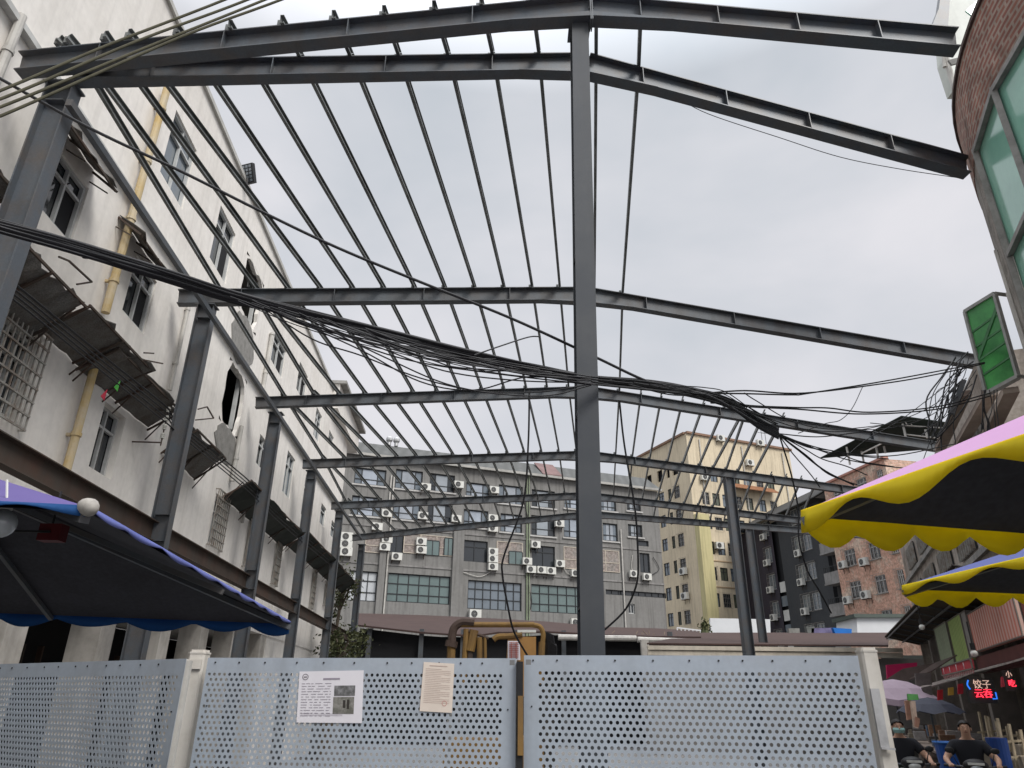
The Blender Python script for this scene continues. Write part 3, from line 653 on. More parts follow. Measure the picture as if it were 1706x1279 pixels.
# weathering panels and pipes between floors
for (a, b) in (((779, 806), (781, 799)),):
    pass
zc = [GF.uz(850, y)[1] for y in (896, 955)]
for z in zc:
    m = MB(); GF.box(m, uL - 8, uR, z - .1, z + .05, 0, .06); m.build('floor_band', mat('band', (.27, .26, .25), .9, 0, .5, .6, streak=.4), gb)
acs = {'left edge': [(578, 894), (577, 906), (577, 919)],
       'top row of windows': [(710, 811), (765, 807), (824, 816)],
       'second row of windows': [(645, 855), (705, 859), (761, 864), (822, 863), (822, 880), (933, 872)],
       'bricked up floor': [(629, 877), (645.5, 898), (641.6, 911), (661.5, 927), (702.5, 902), (702.5, 916), (822, 919), (822, 931), (822, 944), (893, 907), (879, 935), (885.5, 948.5), (903, 949.5), (919, 951), (934, 939), (960, 955), (1057, 956), (1079, 961)]}
for k, l_ in acs.items():
    if k == 'bricked up floor':
        names = ['half under rafter beside the white drain pipes', 'upper one beside white drain pipes left of dark window', 'larger lower one above white drain pipes', 'alone under tall dark window near left pipes',
                 'upper of pair left of green window', 'lower of pair left of green window', 'topmost of stack of three right of wide dark window', 'middle of stack of three right of wide dark window', 'lowest of stack of three right of wide dark window',
                 'over dark window beside green drain pipe', 'on green drain pipe just above the lower row', 'first from left of three under the wide dark window', 'second from left of three under the wide dark window', 'third from left of three under the wide dark window',
                 'small one right of wide dark window', 'half hidden by the middle steel column', 'left of pair under narrow dark window at right end', 'right of pair under narrow dark window at right end']
    elif k == 'left edge': names = ['topmost of the three stacked at its left edge', 'middle of the three stacked at its left edge', 'lowest of the three stacked at its left edge']
    elif k == 'top row of windows': names = ['left one of three between top floor windows', 'middle one of three between top floor windows', 'right one of three between top floor windows']
    else: names = ['leftmost on the second highest floor', 'second from left on the second highest floor', 'third from left on the second highest floor', 'upper of two together on the second highest floor', 'lower of two together on the second highest floor', 'right of drain pipe on the second highest floor']
    for px, nm in zip(l_, names): place_ac(GF, px, 'white air conditioner on grey building, ' + nm, .98 if k != 'left edge' else 1.1, group='air conditioners on the grey building')
place_ac(GF, (792, 1023), 'white air conditioner with black fan low on grey building above brown shed roof', 1.15, group='air conditioners on the grey building')
place_ac(GF, (960, 1037), 'white air conditioner on grey building just above brown roof left of middle column', 1.05, group='air conditioners on the grey building')
# loose cables on the wall
for i, q in enumerate((((879, 975), (886, 1000), (882, 1020)), ((1054, 925), (1052, 945), (1057, 955)), ((1088, 928), (1098, 948), (1086, 958)), ((770, 953), (800, 961), (824, 948)), ((934, 935), (945, 955), (958, 957)))):
    m = MB(); m.tube(catmull([GF.p(*GF.uz(*p, .1), .1) for p in q], 6), .03, 5); m.build('loose_pipe', PIPEW if i in (1, 4, 3) else RUBBER, gb)
# rooftop water tanks
for px, in (((650,),), ((663,),)):
    pass
wt = empty('roof_vent', GF.p(GF.uz(655, 745)[0], zr, -2.2), 'pair of small chrome roof ventilators on the grey roof ridge', 'vent')
for px in (648, 660):
    u = GF.uz(px, 742, -2.2)[0]; m = MB(); c = GF.p(u, zr + .1, -2.2); m.tube([c, c + Vector((0, 0, .3))], .18, 8); m.ball(c + Vector((0, 0, .55)), .32, n=10); m.build('turbine', mat('vent_metal', (.5, .5, .5), .4, .6), wt)

# ================================================================ CREAM TOWER BLOCK
o = aty(1150, 800, 86); BRF = Facade((o.x, o.y), (.923, .385)); BLF = Facade((o.x, o.y), (-.385, .923), (-60, 60))
if BLF.n.x > 0: BLF.n = -BLF.n
bt = empty('cream_tower_block', BRF.p(10, 0, -8), 'tall cream apartment tower behind the steel frame with barred windows', 'building')
zt_ = BRF.uz(1146, 723)[1]; bw = BRF.uz(1322, 800)[0]; bl = BLF.uz(1047, 800)[0]
zc_row = [BRF.uz(1160, y)[1] for y in (740, 1040)]
fh = (BRF.uz(1189, 1008)[1] - BRF.uz(1184, 961)[1]) * -1
ucs = [BRF.uz(x, 940)[:1][0] for x in (1187, 1205, 1222, 1243, 1262, 1284, 1303)]
zc0 = BRF.uz(1187, 955)[1]; fh = 3.05
rowsR = [zc0 + fh * k for k in range(-3, 5)]
HR = [(u - .55, u + .55, z - .8, z + .75) for z in rowsR for u in ucs if z + .8 < zt_ - 1.2]
ulc = [BLF.uz(x, y)[0] for x, y in ((1139, 951), (1126, 950), (1112, 960), (1092, 950), (1074, 950), (1058, 950))]
zl0 = BLF.uz(1139, 941)[1]
rowsL = [zl0 + fh * k for k in range(-3, 5)]
HL = [(u - (.6 if i != 1 else .35), u + (.6 if i != 1 else .35), z - .8, z + .75) for z in rowsL for i, u in enumerate(ulc) if z + .8 < zt_ - 1.2]
m = MB(); BRF.wall(m, 0, bw, 0, zt_, HR, .2); BLF.wall(m, 0, bl, 0, zt_, HL, .2)
m.quad(BRF.p(bw, 0, 0), BRF.p(bw, 0, -14), BRF.p(bw, zt_, -14), BRF.p(bw, zt_, 0)); m.build('wall', BEIGE, bt)
m = MB(); BRF.box(m, .2, bw - .1, 0, zt_ - .2, -.5, -.4); BLF.box(m, .2, bl - .1, 0, zt_ - .2, -.5, -.4); m.build('shade_backing', DARKIN, bt)
m = MB(); BRF.box(m, 0, bw + .3, zt_, zt_ + .28, -.3, .25); BLF.box(m, .26, bl + .3, zt_, zt_ + .28, -.3, .25); m.build('roof_edge', mat('brown_edge', (.25, .15, .10), .8, 0, .3, 1), bt)
k = 0
for F_, HH in ((BRF, HR), (BLF, HL)):
    for i, h in enumerate(HH[:80]):
        if k > 96: break
        k += 1; F_.window(bt, h, 2, [.68], FRAMED, [GLASSD, mat('olive_glass', (.10, .11, .08), .2, spec=.6), GLASSG][i % 3], depth=.15, fw=.07, bars=(5, 3, .15) if (i * 7) % 3 == 0 else None)
m = MB(); BRF.box(m, .05, 1.6, 0, zt_ - 10.5, .02, .9); BRF.box(m, -.02, .05, 0, zt_ - 10.5, .02, .9); m.build('corner_pier', CREAM2, bt)
for z in (zc0 - fh * .5, zc0 + fh * .5, zc0 + fh * 2.5):
    m = MB(); BRF.box(m, 1.7, bw, z - .1, z + .02, 0, .07); m.build('floor_band', mat('cream_band', (.45, .32, .2), .9, 0, .3, .5), bt)
for u in (1.9, 8.6, 15.4):
    m = MB(); m.tube([BRF.p(u, 1, .12), BRF.p(u, zt_ - .5, .12)], .08, 6); m.build('drain_pipe', PIPEW, bt)
for px, nm in (((1199, 909), 'under lower middle window of its right face'), ((1175, 795), 'beside a high window near its corner'), ((1250, 771), 'under barred windows high on its right face'), ((1137, 952), 'low on its shaded left face'), ((1140, 993), 'lowest on its shaded left face'), ((1201, 730), 'on its roof edge near the corner'), ((1267, 738), 'on its roof edge by antenna')):
    place_ac(BLF if px[0] < 1145 else BRF, px, 'white air conditioner on cream tower, ' + nm, 1.3, group='air conditioners on the cream tower')
m = MB()
for x in (1270, 1276):
    u = BRF.uz(x, 735, -1)[0]; m.bar(BRF.p(u, zt_, -1), BRF.p(u, zt_ + 3, -1), .06, .06); m.bar(BRF.p(u - .6, zt_ + 2.4, -1), BRF.p(u + .6, zt_ + 2.5, -1), .05, .05)
tag(m.build('antenna', STEEL), 'thin twin rooftop antenna standing on the cream tower', 'antenna')
# tin shelter on balcony
m = MB(); u0, z0 = BRF.uz(1222, 812, 1.2); u1, _ = BRF.uz(1298, 812, 1.2); m.slab([BRF.p(u0, z0, 1.3), BRF.p(u1, z0, 1.3), BRF.p(u1, z0 + .9, 0), BRF.p(u0, z0 + .9, 0)], Vector((0, 0, .08))); m.build('tin_canopy', ORANGE, bt)

# ================================================================ CHARCOAL BLOCK
o = aty(1391, 1000, 72); DF = Facade((o.x, o.y), (-.18, .98), (-40, 40))
if DF.n.x > 0: DF.n = -DF.n
db = empty('charcoal_building', DF.p(6, 0, -4), 'charcoal painted apartment block with pale balcony strip and dark metal roof', 'building')
ul = DF.uz(1243, 960)[0]; dz = DF.uz(1340, 845)[1]
us_ = DF.uz(1309, 980)[0], DF.uz(1298, 980)[0]
wu = [DF.uz(1330, 912)[0], DF.uz(1345, 903)[0], DF.uz(1281, 928)[0]]
z0 = DF.uz(1330, 907)[1]; dh = 3.0
Hd = [(wu[i] - .75, wu[i] + .75, z0 - .9 - dh * k, z0 + .8 - dh * k) for i in range(3) for k in range(-1, 6) if z0 - .9 - dh * k > .5]
m = MB(); DF.wall(m, 0, us_[0], 0, dz, Hd, .2); m.quad(DF.p(0, 0, 0), DF.p(0, 0, -12), DF.p(0, dz, -12), DF.p(0, dz, 0)); m.build('wall', DARKB, db)
m = MB(); DF.wall(m, us_[1], ul, 0, dz, Hd, .2); m.build('wall', DARKP, db, label='plum dark wing left of the balcony strip')
m = MB(); DF.box(m, .1, ul, 0, dz, -.5, -.4); m.build('shade_backing', DARKIN, db)
m = MB()
for k in range(9):
    z = 1 + k * 1.5; DF.box(m, us_[0], us_[1], z, z + 1.1, -.35, -.1, k % 2)
m.build('balcony_panel', [mat('balcony_white', (.62, .62, .6), .7, 0, .3, 1), GLASSG], db)
for h in Hd: DF.window(db, h, 2, 1, FRAMEW, GLASSG, depth=.15, fw=.08, bars=(6, 4, .15))
m = MB(); m.slab([DF.p(-1, dz, 1.2), DF.p(ul + 1, dz, 1.2), DF.p(ul + 1, dz + 3.5, -5), DF.p(-1, dz + 3.5, -5)], Vector((0, 0, .1)))
m.slab([DF.p(-1, dz + 3.5, -5), DF.p(ul + 1, dz + 3.5, -5), DF.p(ul + 1, dz, -12), DF.p(-1, dz, -12)], Vector((0, 0, .1)))
m.build('roof', wavy('dark_roof', (.03, .034, .034), (.05, .045, .042), 2, .8), db)
m = MB(); m.poly([DF.p(-.98, dz, 1.0), DF.p(-.98, dz + 3.4, -5), DF.p(-.98, dz, -11.8)]); m.build('gable', mat('gable', (.06, .055, .05), .9), db)
for px, nm in (((1270, 895), 'highest on its plum wing'), ((1276, 938), 'second highest on its plum wing'), ((1281.5, 983), 'third highest on its plum wing'), ((1287.5, 1029), 'lowest on its plum wing'), ((1328, 922), 'highest right of balcony strip'), ((1333, 970), 'middle right of balcony strip'), ((1339, 1019), 'lowest right of balcony strip')):
    place_ac(DF, px, 'white air conditioner on charcoal building, ' + nm, 1.15, group='air conditioners on the charcoal building')

# ================================================================ PINK BRICK BLOCK
o = aty(1524, 1010, 60); KF = Facade((o.x, o.y), (-.2, .98), (-40, 40))
if KF.n.x > 0: KF.n = -KF.n
kb = empty('pink_brick_building', KF.p(6, 0, -5), 'stained pink brick apartment block behind the yellow trimmed parasols', 'building')
ul = KF.uz(1401, 980)[0]; kz = KF.uz(1465, 768)[1]
def kr(a, b): return KF.rect(a, b)
kwin = [kr((1406, 922), (1427, 936)), kr((1446, 907), (1468, 927)), kr((1482, 897), (1497, 916)), kr((1418, 970), (1440, 990)), kr((1458, 966), (1483, 984)), kr((1446, 1014), (1466, 1024))]
dh = 2.9; HK = []
for k in range(-2, 3):
    for (a, b, c, d) in kwin[:3]:
        z = (c + d) / 2 - dh * k
        if 1 < z < kz - 1.2: HK.append((min(a, b), max(a, b), z - .75, z + .75))
m = MB(); KF.wall(m, 0, ul, 0, kz, HK, .2); m.quad(KF.p(0, 0, 0), KF.p(0, 0, -12), KF.p(0, kz, -12), KF.p(0, kz, 0)); m.quad(KF.p(ul, 0, 0), KF.p(ul, 0, -12), KF.p(ul, kz, -12), KF.p(ul, kz, 0))
m.build('wall', BRICKP, kb, uvf=lambda co: ((co - KF.o).dot(KF.d), co.z))
m = MB(); KF.box(m, .2, ul - .2, 0, kz - .2, -.6, -.5); m.build('shade_backing', DARKIN, kb)
m = MB(); KF.box(m, -.2, ul + .2, kz, kz + .2, -.3, .2); m.build('roof_edge', mat('pink_edge', (.45, .22, .17), .8, 0, .3, 1), kb)
for i, h in enumerate(HK): KF.window(kb, h, 3, [.7], FRAMEW, GLASSD, depth=.15, fw=.07, bars=(8, 3, .25), sill=CONC)
for k in range(6):     # balconies on the dark side bay
    z = .8 + k * dh; m = MB(); KF.box(m, ul, ul + 2.4, z, z + 1.0, -1.2, -.1); KF.box(m, ul, ul + 2.4, z - .15, z, -1.2, .0)
    b_ = m.build('balcony', mat('balcony_conc', (.3, .29, .28), .9, 0, .4, 1, streak=.4), kb)
    m = MB()
    for j in range(9): u = ul + .1 + j * .27; m.bar(KF.p(u, z + 1, -.08), KF.p(u, z + 1.5, -.08), .04, .04)
    m.bar(KF.p(ul, z + 1.5, -.08), KF.p(ul + 2.4, z + 1.5, -.08), .05, .05); m.build('railing', FRAMED, b_)
m = MB(); KF.box(m, ul, ul + 2.4, 0, kz - 2, -3, -1.3); m.build('balcony_bay', mat('dark_bay', (.05, .05, .052), .9, 0, .4, 1), kb)
for px, nm in (((1437, 936), 'between the upper windows'), ((1440, 991), 'below the middle windows'), ((1392, 894), 'highest beside the dark balconies'), ((1402, 941), 'middle beside the dark balconies'), ((1410, 1000), 'lowest beside the dark balconies')):
    place_ac(KF, px, 'white air conditioner on pink brick building, ' + nm, 1.1, group='air conditioners on the pink brick building')
# shade net over its roof
sn = empty('shade_net_canopy', KF.p(4, kz, -3), 'dark green shade net canopy on white poles over the pink brick roof', 'canopy')
q = [aty(1366, 764, 72), aty(1502, 694, 60), aty(1600, 708, 58), aty(1560, 748, 66)]
m = MB(); m.slab(q, Vector((0, 0, .08))); m.build('net', mat('shade_net', (.018, .028, .022), .9, 0, .4, 2), sn)
for i, (x, y0, y1, Y) in enumerate(((1412, 745, 774, 68), (1435, 752, 770, 68), (1459, 732, 762, 66), (1471, 736, 755, 66), (1505, 698, 728, 61), (1541, 716, 730, 60))):
    a, b = aty(x, y0, Y), aty(x + 4, y1, Y); m = MB(); m.tube([(b.x, Y, b.z), (b.x, Y, a.z)], .11, 6); m.build('pole', PIPEW, sn)
m = MB()
for a, b in (((1435, 756), (1471, 738)), ((1508, 702), (1570, 706)), ((1508, 709), (1570, 713)), ((1510, 724), (1580, 732)), ((1510, 733), (1580, 741))): m.bar(aty(*a, 61), aty(*b, 59), .1, .1)
for k in range(8): x = 1508 + k * 8; m.bar(aty(x, 702.5, 60.5), aty(x + 4, 710, 60.5), .07, .07)
m.build('truss', PIPEW, sn)
# ================================================================ ROUND BRICK BUILDING (near right)
RC = Vector((10.3, 4.5, 0)); RR = 5.2; RZ = 8.95
rb = empty('round_brick_building', RC, 'rounded red brick and concrete building at top right with big green glass windows', 'building')
def on_cyl(x, y, rad=RR):
    d = ray(x, y); a = d.x ** 2 + d.y ** 2; b = -2 * (d.x * RC.x + d.y * RC.y); c = RC.x ** 2 + RC.y ** 2 - rad ** 2; D = b * b - 4 * a * c
    t = (-b - math.sqrt(max(0, D))) / (2 * a); return math.atan2(d.y * t - RC.y, d.x * t - RC.x), CZ + d.z * t
def cyl(a, z, rad=RR): return Vector((RC.x + rad * math.cos(a), RC.y + rad * math.sin(a), z))
def band(m, a0, a1, z0, z1, r0, r1, n=24, k=0):
    for i in range(n):
        A = a0 + (a1 - a0) * i / n; B = a0 + (a1 - a0) * (i + 1) / n
        m.quad(cyl(A, z0, r1), cyl(B, z0, r1), cyl(B, z1, r1), cyl(A, z1, r1), k)
        m.quad(cyl(A, z0, r0), cyl(B, z0, r0), cyl(B, z0, r1), cyl(A, z0, r1), k); m.quad(cyl(A, z1, r0), cyl(B, z1, r0), cyl(B, z1, r1), cyl(A, z1, r1), k)
g0, gt = on_cyl(1621, 242); g1, gt2 = on_cyl(1706, 75); g0b, gb_ = on_cyl(1704, 503)
gtop = (gt + gt2) / 2; a_end = math.pi * 1.42; a_start = math.pi * .55; gbot = 4.4
zsplit = gtop + .02
m = MB(); band(m, a_start, a_end, zsplit, RZ, RR - .3, RR, 48)
m.build('brick_wall', BRICKR, rb, uvf=lambda co: (math.atan2(co.y - RC.y, co.x - RC.x) * RR, co.z))
g0m = max(g0, 0); g0m = g0 if g0 > 0 else g0 + 2 * math.pi
m = MB(); band(m, a_start, g0m - .03, 0, zsplit - .005, RR - .3, RR - .01, 30); band(m, g0m - .03, a_end, 0, gbot, RR - .3, RR - .01, 30)
m.build('concrete_wall', mat('aged_concrete', (.34, .31, .275), .95, 0, .6, 3.5, streak=.7, bump=.7, fine=.3, dirt=(.10, .085, .07)), rb)
m = MB(); band(m, a_start, a_end, RZ, RZ + .05, RR - .6, RR + .03, 40); m.build('roof_rim', mat('rim', (.10, .07, .06), .9, 0, .5, 4), rb)
m = MB(); band(m, g0m, a_end, gbot, gtop, RR - .16, RR - .10, 10); m.build('inner_wall', mat('green_room', (.07, .09, .07), .8, 0, .5, 1), rb)
GLG = mat('sky_toned_green_glass', (.30, .60, .47), .12, 0, .35, .9, spec=.9, dirt=(.14, .34, .27))  # pale base colour carries the reflected sky on the green glass
nseg = 9; stp = (a_end - g0m) / nseg; rws = [gbot, 5.35, 6.45, gtop]
wn = MB()
for i in range(nseg):
    A, B = g0m + stp * i, g0m + stp * (i + 1)
    for zA, zB in zip(rws, rws[1:]): wn.slab([cyl(A, zA, RR - .05), cyl(B, zA, RR - .05), cyl(B, zB, RR - .05), cyl(A, zB, RR - .05)], Vector((math.cos((A + B) / 2), math.sin((A + B) / 2), 0)) * .012)
wo = wn.build('window', GLG, rb)
m = MB()
for i in range(nseg + 1): A = g0m + stp * i; m.tube([cyl(A, gbot - .03, RR), cyl(A, gtop + .03, RR)], .045, 4)
for z in rws:
    for i in range(nseg): m.bar(cyl(g0m + stp * i, z, RR), cyl(g0m + stp * (i + 1), z, RR), .06, .06)
m.build('window_frame', mat('grey_frame', (.30, .29, .27), .6, .2, .5, 5), wo)
m = MB()
for z in (4.9, 5.9, 7.0):
    for i in range(nseg): m.bar(cyl(g0m + stp * i, z, RR - .085), cyl(g0m + stp * (i + 1), z + .3, RR - .085), .02, .07)
m.build('inner_rail', mat('darkgreen', (.03, .05, .04), .6), wo)
# ragged render strip down the corner
m = MB(); m.tube([cyl(g0m - .12, 3, RR), cyl(g0m - .12, 6.9, RR)], .03, 6); m.tube([cyl(g0m - .20, 3, RR), cyl(g0m - .20, 6.5, RR)], .02, 6); m.build('conduit', PIPEW, rb)
# white clad storey set back above the drum
wp = aty(1585, 40, 8.6)
wc = empty('roof_storey', (wp.x + 1, 9.2, RZ), 'white sheet clad roof storey with torn flashing behind the round brick wall', 'roof storey')
m = MB(); a, b = aty(1583, 100, 8.3), aty(1640, -60, 7.4)
q = [aty(1566, 70, 8.6), aty(1592, 180, 8.6)]
m.slab([aty(1592, 146, 8.8), aty(1575, 95, 8.8), aty(1571, 50, 8.8), aty(1580, 0, 8.8), aty(1583, -60, 8.8), aty(1760, -60, 8.8), aty(1760, 146, 8.8)], (0, .25, 0)); m.build('cladding', mat('white_cladding', (.60, .63, .58), .5, 0, .25, 1.5, streak=.3), wc)
m = MB(); m.slab([aty(1551, 48, 8.6), aty(1579, 52, 8.6), aty(1582, 10, 8.6), aty(1585, -40, 8.6), aty(1572, -40, 8.6), aty(1564, 15, 8.6)], (0, .1, 0)); m.build('dark_flashing', STEEL, wc)
m = MB(); m.tube([aty(1574, 90, 8.5), aty(1591, 150, 8.5)], .045, 8); m.tube([aty(1572, 92, 8.5), aty(1574, 112, 8.5)], .03, 6); m.build('drain_pipe', PIPEW, wc)
m = MB(); m.slab([aty(1609, 18, 7), aty(1628, 1, 7), aty(1638, -10, 7), aty(1640, 2, 7), aty(1619, 26, 7)], (0, .02, 0)); m.build('green_scrap', GLG, wc)
m = MB(); m.slab([aty(1568, 62, 8.3), aty(1577, 66, 8.3), aty(1590, 89, 8.3), aty(1580, 90, 8.3)], (0, .03, 0)); m.slab([aty(1580, 100, 8.3), aty(1596, 96, 8.3), aty(1604, 78, 8.3), aty(1600, 104, 8.3), aty(1586, 108, 8.3)], (0, .03, 0)); m.build('torn_flashing', CONC, wc)

# ================================================================ MARKET ROW (right)
RF = Facade((9.15, 12.7), (.4, 1), (0, 5))
mr = empty('market_row_building', RF.p(10, 0, -4), 'aged concrete and plank market row running away on the right behind the parasols', 'building')
mz = RF.uz(1598, 665)[1]; ue = RF.uz(1503, 930)[0]
WOODW = wavy('aged_planks', (.36, .29, .24), (.16, .12, .10), 1.6, .9, .6, 4, 'Z')
un = RF.uz(1640, 620)[0]
m = MB(); RF.wall(m, un, ue, 3.9, mz, [], .2); m.quad(RF.p(ue, 0, 0), RF.p(ue, 0, -8), RF.p(ue, mz, -8), RF.p(ue, mz, 0)); m.quad(RF.p(un, 0, 0), RF.p(un, 0, -8), RF.p(un, mz, -8), RF.p(un, mz, 0)); m.quad(RF.p(un, mz, 0), RF.p(ue, mz, 0), RF.p(ue, mz, -8), RF.p(un, mz, -8))
m.build('wall', mat('row_wall', (.46, .41, .36), .9, 0, .6, 1.2, streak=.6, bump=.5, fine=.2, dirt=(.18, .14, .11)), mr)
for z in (4.75, 6.0):
    m = MB(); RF.box(m, un, ue, z, z + .14, 0, .10); m.build('ledge', CONC, mr)
for k in range(16):
    u = un + 1 + k * 3.1
    for z in (5.0, 6.25):
        if u + 1.8 < ue:
            m = MB(); RF.box(m, u, u + 1.9, z, z + .7, .02, .05); b_ = m.build('window', GLASSD, mr)
            m = MB()
            for j in range(8): RF.box(m, u + j * .27, u + j * .27 + .05, z, z + .7, .051, .10)
            m.build('louvre', BARS, b_)
m = MB(); RF.box(m, un, ue, 0, 3.9, -3.2, -3.1); RF.box(m, un, ue, 3.85, 3.9, -3.2, 0); m.build('shop_back_wall', mat('shop_dark', (.16, .14, .125), .9, 0, .8, 1.4, dirt=(.05, .045, .04)), mr)
for k in range(12):
    u = un + 3 + k * 4.0
    if u < ue: m = MB(); RF.box(m, u, u + .35, 0, 3.88, -.6, -.02); m.build('pillar', mat('shop_pillar', (.25, .22, .2), .9, 0, .6, 2), mr)
# diagonal plank braces and panels under the bay
for i, (a, b) in enumerate((((1608, 655), (1566, 748)), ((1650, 655), (1600, 740)), ((1684, 650), (1648, 725)))):
    ua, za = RF.uz(*a, .3); ub, zb3 = RF.uz(*b, .3); m = MB(); m.bar(RF.p(ua, za, .3), RF.p(ub, zb3, .3), .1, .22, RF.n); m.build('plank_brace', WOODW, mr)
# green glass bay window
by = empty('bay_window', (7.0, 9.2, 6), 'green glazed bay window jutting from the right hand building above tangled cables', 'bay window')
tl, tr_, br_, bl_ = Vector((6.93, 9.5, 7.25)), Vector((7.01, 8.97, 7.25)), Vector((7.01, 8.97, 5.95)), Vector((6.93, 9.5, 5.95))
bx = Vector((1.6, .35, 0))
tl, tr_, br_, bl_ = aty(1608, 519, 9.5), aty(1657, 489, 8.97), aty(1696, 627, 8.97), aty(1644, 655, 9.5)
def lp(a, b, t): return a.lerp(b, t)
bx = Vector((.04, .06, 0)); vg = mat('vivid_green_glass', (.16, .62, .20), .12, 0, .9, 1.3, spec=.8, dirt=(.03, .12, .05), alpha=.8); translucent(vg, .55)
m = MB(); m.slab([tl, tr_, br_, bl_], bx); m.build('glass', vg, by)
m = MB()
for a, b in ((tl, tr_), (tr_, br_), (br_, bl_), (bl_, tl)): m.bar(a, b, .05, .05); m.bar(a + bx, b + bx, .05, .05)
for a in (tl, tr_, br_, bl_): m.bar(a, a + bx * 1.01, .05, .05)
m.bar(tr_, tr_ + Vector((.5, .1, .0)), .04, .04); m.bar(br_, br_ + Vector((.5, .1, .0)), .04, .04)
m.build('frame', mat('bay_frame', (.36, .36, .34), .6, .1, .4, 4), by)
m = MB()
for t in (.28, .46, .62, .8): m.bar(lp(tl, bl_, t) - bx * .012, lp(tr_, br_, t - .04) - bx * .012, .02, .03)
m.bar(lp(tl, bl_, .62) - bx * .012, lp(tr_, br_, .15) - bx * .012, .03, .05); m.build('glazing_bar', mat('bay_bar', (.07, .22, .09), .5, 0, .5, 3), by)

# corrugated lean-to roof over the stalls
cu = [RF.uz(1476, 1080, 2.2), RF.uz(1546, 985, 2.2)]
lt = empty('leanto_roof', RF.p(cu[0][0] - 3, 3.4, 1), 'dark corrugated lean-to roof over the market stalls below the second parasol', 'roof')
m = MB(); u1, zo_, zi_, wo_ = 17.0, 4.12, 3.82, 1.15; n = 150; u0_ = 0.3
for k in range(n):
    ua = u0_ + (u1 - u0_) * k / n; ub = u0_ + (u1 - u0_) * (k + 1) / n; h0 = .04 * (k % 2); h1 = .04 * ((k + 1) % 2)
    m.slab([RF.p(ua, zo_ + h0, wo_), RF.p(ub, zo_ + h1, wo_), RF.p(ub, zi_ + h1, 0.02), RF.p(ua, zi_ + h0, 0.02)], (0, 0, .01))
m.build('sheet', mat('dark_brown_sheet', (.04, .032, .026), .85, 0, .6, 2, dirt=(.08, .055, .035)), lt)  # dark brown sheet with paler mottling
for t_ in (.95, .5):
    m = MB(); zz = zi_ + (zo_ - zi_) * t_ - .04; m.bar(RF.p(u0_, zz, wo_ * t_), RF.p(u1, zz, wo_ * t_), .035, .045); m.build('batten', STEEL, lt)
for k in range(10):
    u = u0_ + 1 + k * 1.6; m = MB(); m.bar(RF.p(u, zo_ - .05, wo_ * .96), RF.p(u, zi_ - .03, .03), .03, .035); m.build('rafter', STEEL, lt)
# shop boards
def board(name, a, b, c, d, wpl, mt, label, cat, thick=.12):
    """a,b top corners c,d bottom corners (pixels) on the plane wpl in front of the row"""
    us = [RF.uz(*q, wpl) for q in (a, b, c, d)]
    u0 = (us[0][0] + us[2][0]) / 2; u1 = (us[1][0] + us[3][0]) / 2; zt = (us[0][1] + us[1][1]) / 2; zb_ = (us[2][1] + us[3][1]) / 2
    t = empty(name, RF.p((u0 + u1) / 2, zb_, wpl), label, cat); m = MB(); RF.box(m, u0, u1, zb_, zt, wpl - thick, wpl); m.build('panel', mt, t)
    m = MB()
    for (p0, p1) in (((u0, zb_), (u1, zb_)), ((u1, zb_), (u1, zt)), ((u1, zt), (u0, zt)), ((u0, zt), (u0, zb_))): m.bar(RF.p(*p0, wpl + .01), RF.p(*p1, wpl + .01), .02, .02)
    m.build('edge', mat('board_edge', (.18, .16, .14), .8), t); return t, (u0, u1, zb_, zt)
board('sign_board', (1613, 1012), (1690, 992), (1622, 1086), (1703, 1062), .5, wavy('faded_red_board', (.62, .17, .12), (.66, .45, .38), 1.5, .7, .6, 5, 'Y', 1.6), 'large faded red shop board streaked with pale writing under the parasol', 'sign')
board('sign_board', (1582, 1031), (1604, 1022), (1590, 1108), (1612, 1098), .5, wavy('green_board_a', (.20, .36, .08), (.42, .50, .18), 1.8, .7, .5, 5, 'Y', 1.2), 'bright green shop board between dark green one and grey strip', 'sign')
board('sign_board', (1560, 1045), (1580, 1034), (1567, 1120), (1588, 1110), .5, wavy('green_board_b', (.14, .19, .11), (.36, .40, .28), 1.8, .7, .5, 5, 'Y', 1.2), 'dark grey green shop board farthest down the row', 'sign')
board('sign_board', (1605, 1020), (1612, 1014), (1612, 1098), (1622, 1094), .5, mat('grey_strip', (.30, .29, .27), .8, 0, .4, 2), 'narrow blank grey board between green and red boards', 'sign')
board('red_fascia', (1700, 985), (1760, 970), (1708, 1060), (1780, 1040), .5, mat('brick_red_panel', (.24, .07, .05), .8, 0, .4, 2), 'plain dark red fascia panel at right picture edge', 'sign')
m = MB(); us_ = [RF.uz(1625, 1094, .45), RF.uz(1760, 1050, .45)]; RF.box(m, us_[1][0], us_[0][0], us_[0][1] - .35, us_[0][1] - .02, .3, .45)
tag(m.build('fascia_beam', mat('dark_red_beam', (.12, .035, .03), .8, 0, .4, 2)), 'dark red fascia beam under the large faded red board', 'fascia')
# red scalloped banner with white marks
bt_, (u0, u1, zb_, zt) = board('banner', (1570, 1116), (1618, 1092), (1570, 1128), (1620, 1112), 1.6, mat('banner_red', (.50, .035, .055), .7, 0, .2, 3), 'small red scalloped banner with white characters hung over the stalls', 'banner', .02)
m = MB()
for k in range(16):
    u = u0 + (u1 - u0) * (k + .5) / 16; h = (u1 - u0) / 34; m.slab([RF.p(u - h, zb_, 1.59), RF.p(u + h, zb_, 1.59), RF.p(u, zb_ - .07, 1.59)], RF.n * .01)
m.build('scallop', mat('banner_pale', (.6, .3, .3), .7), bt_)
for k in range(4):
    text_mesh('|', (zt - zb_) * .7, 'lettering', PAPER, bt_, RF.p(u0 + (u1 - u0) * (k + .6) / 4.4, (zt + zb_) / 2, 1.63), -RF.d, (0, 0, 1))
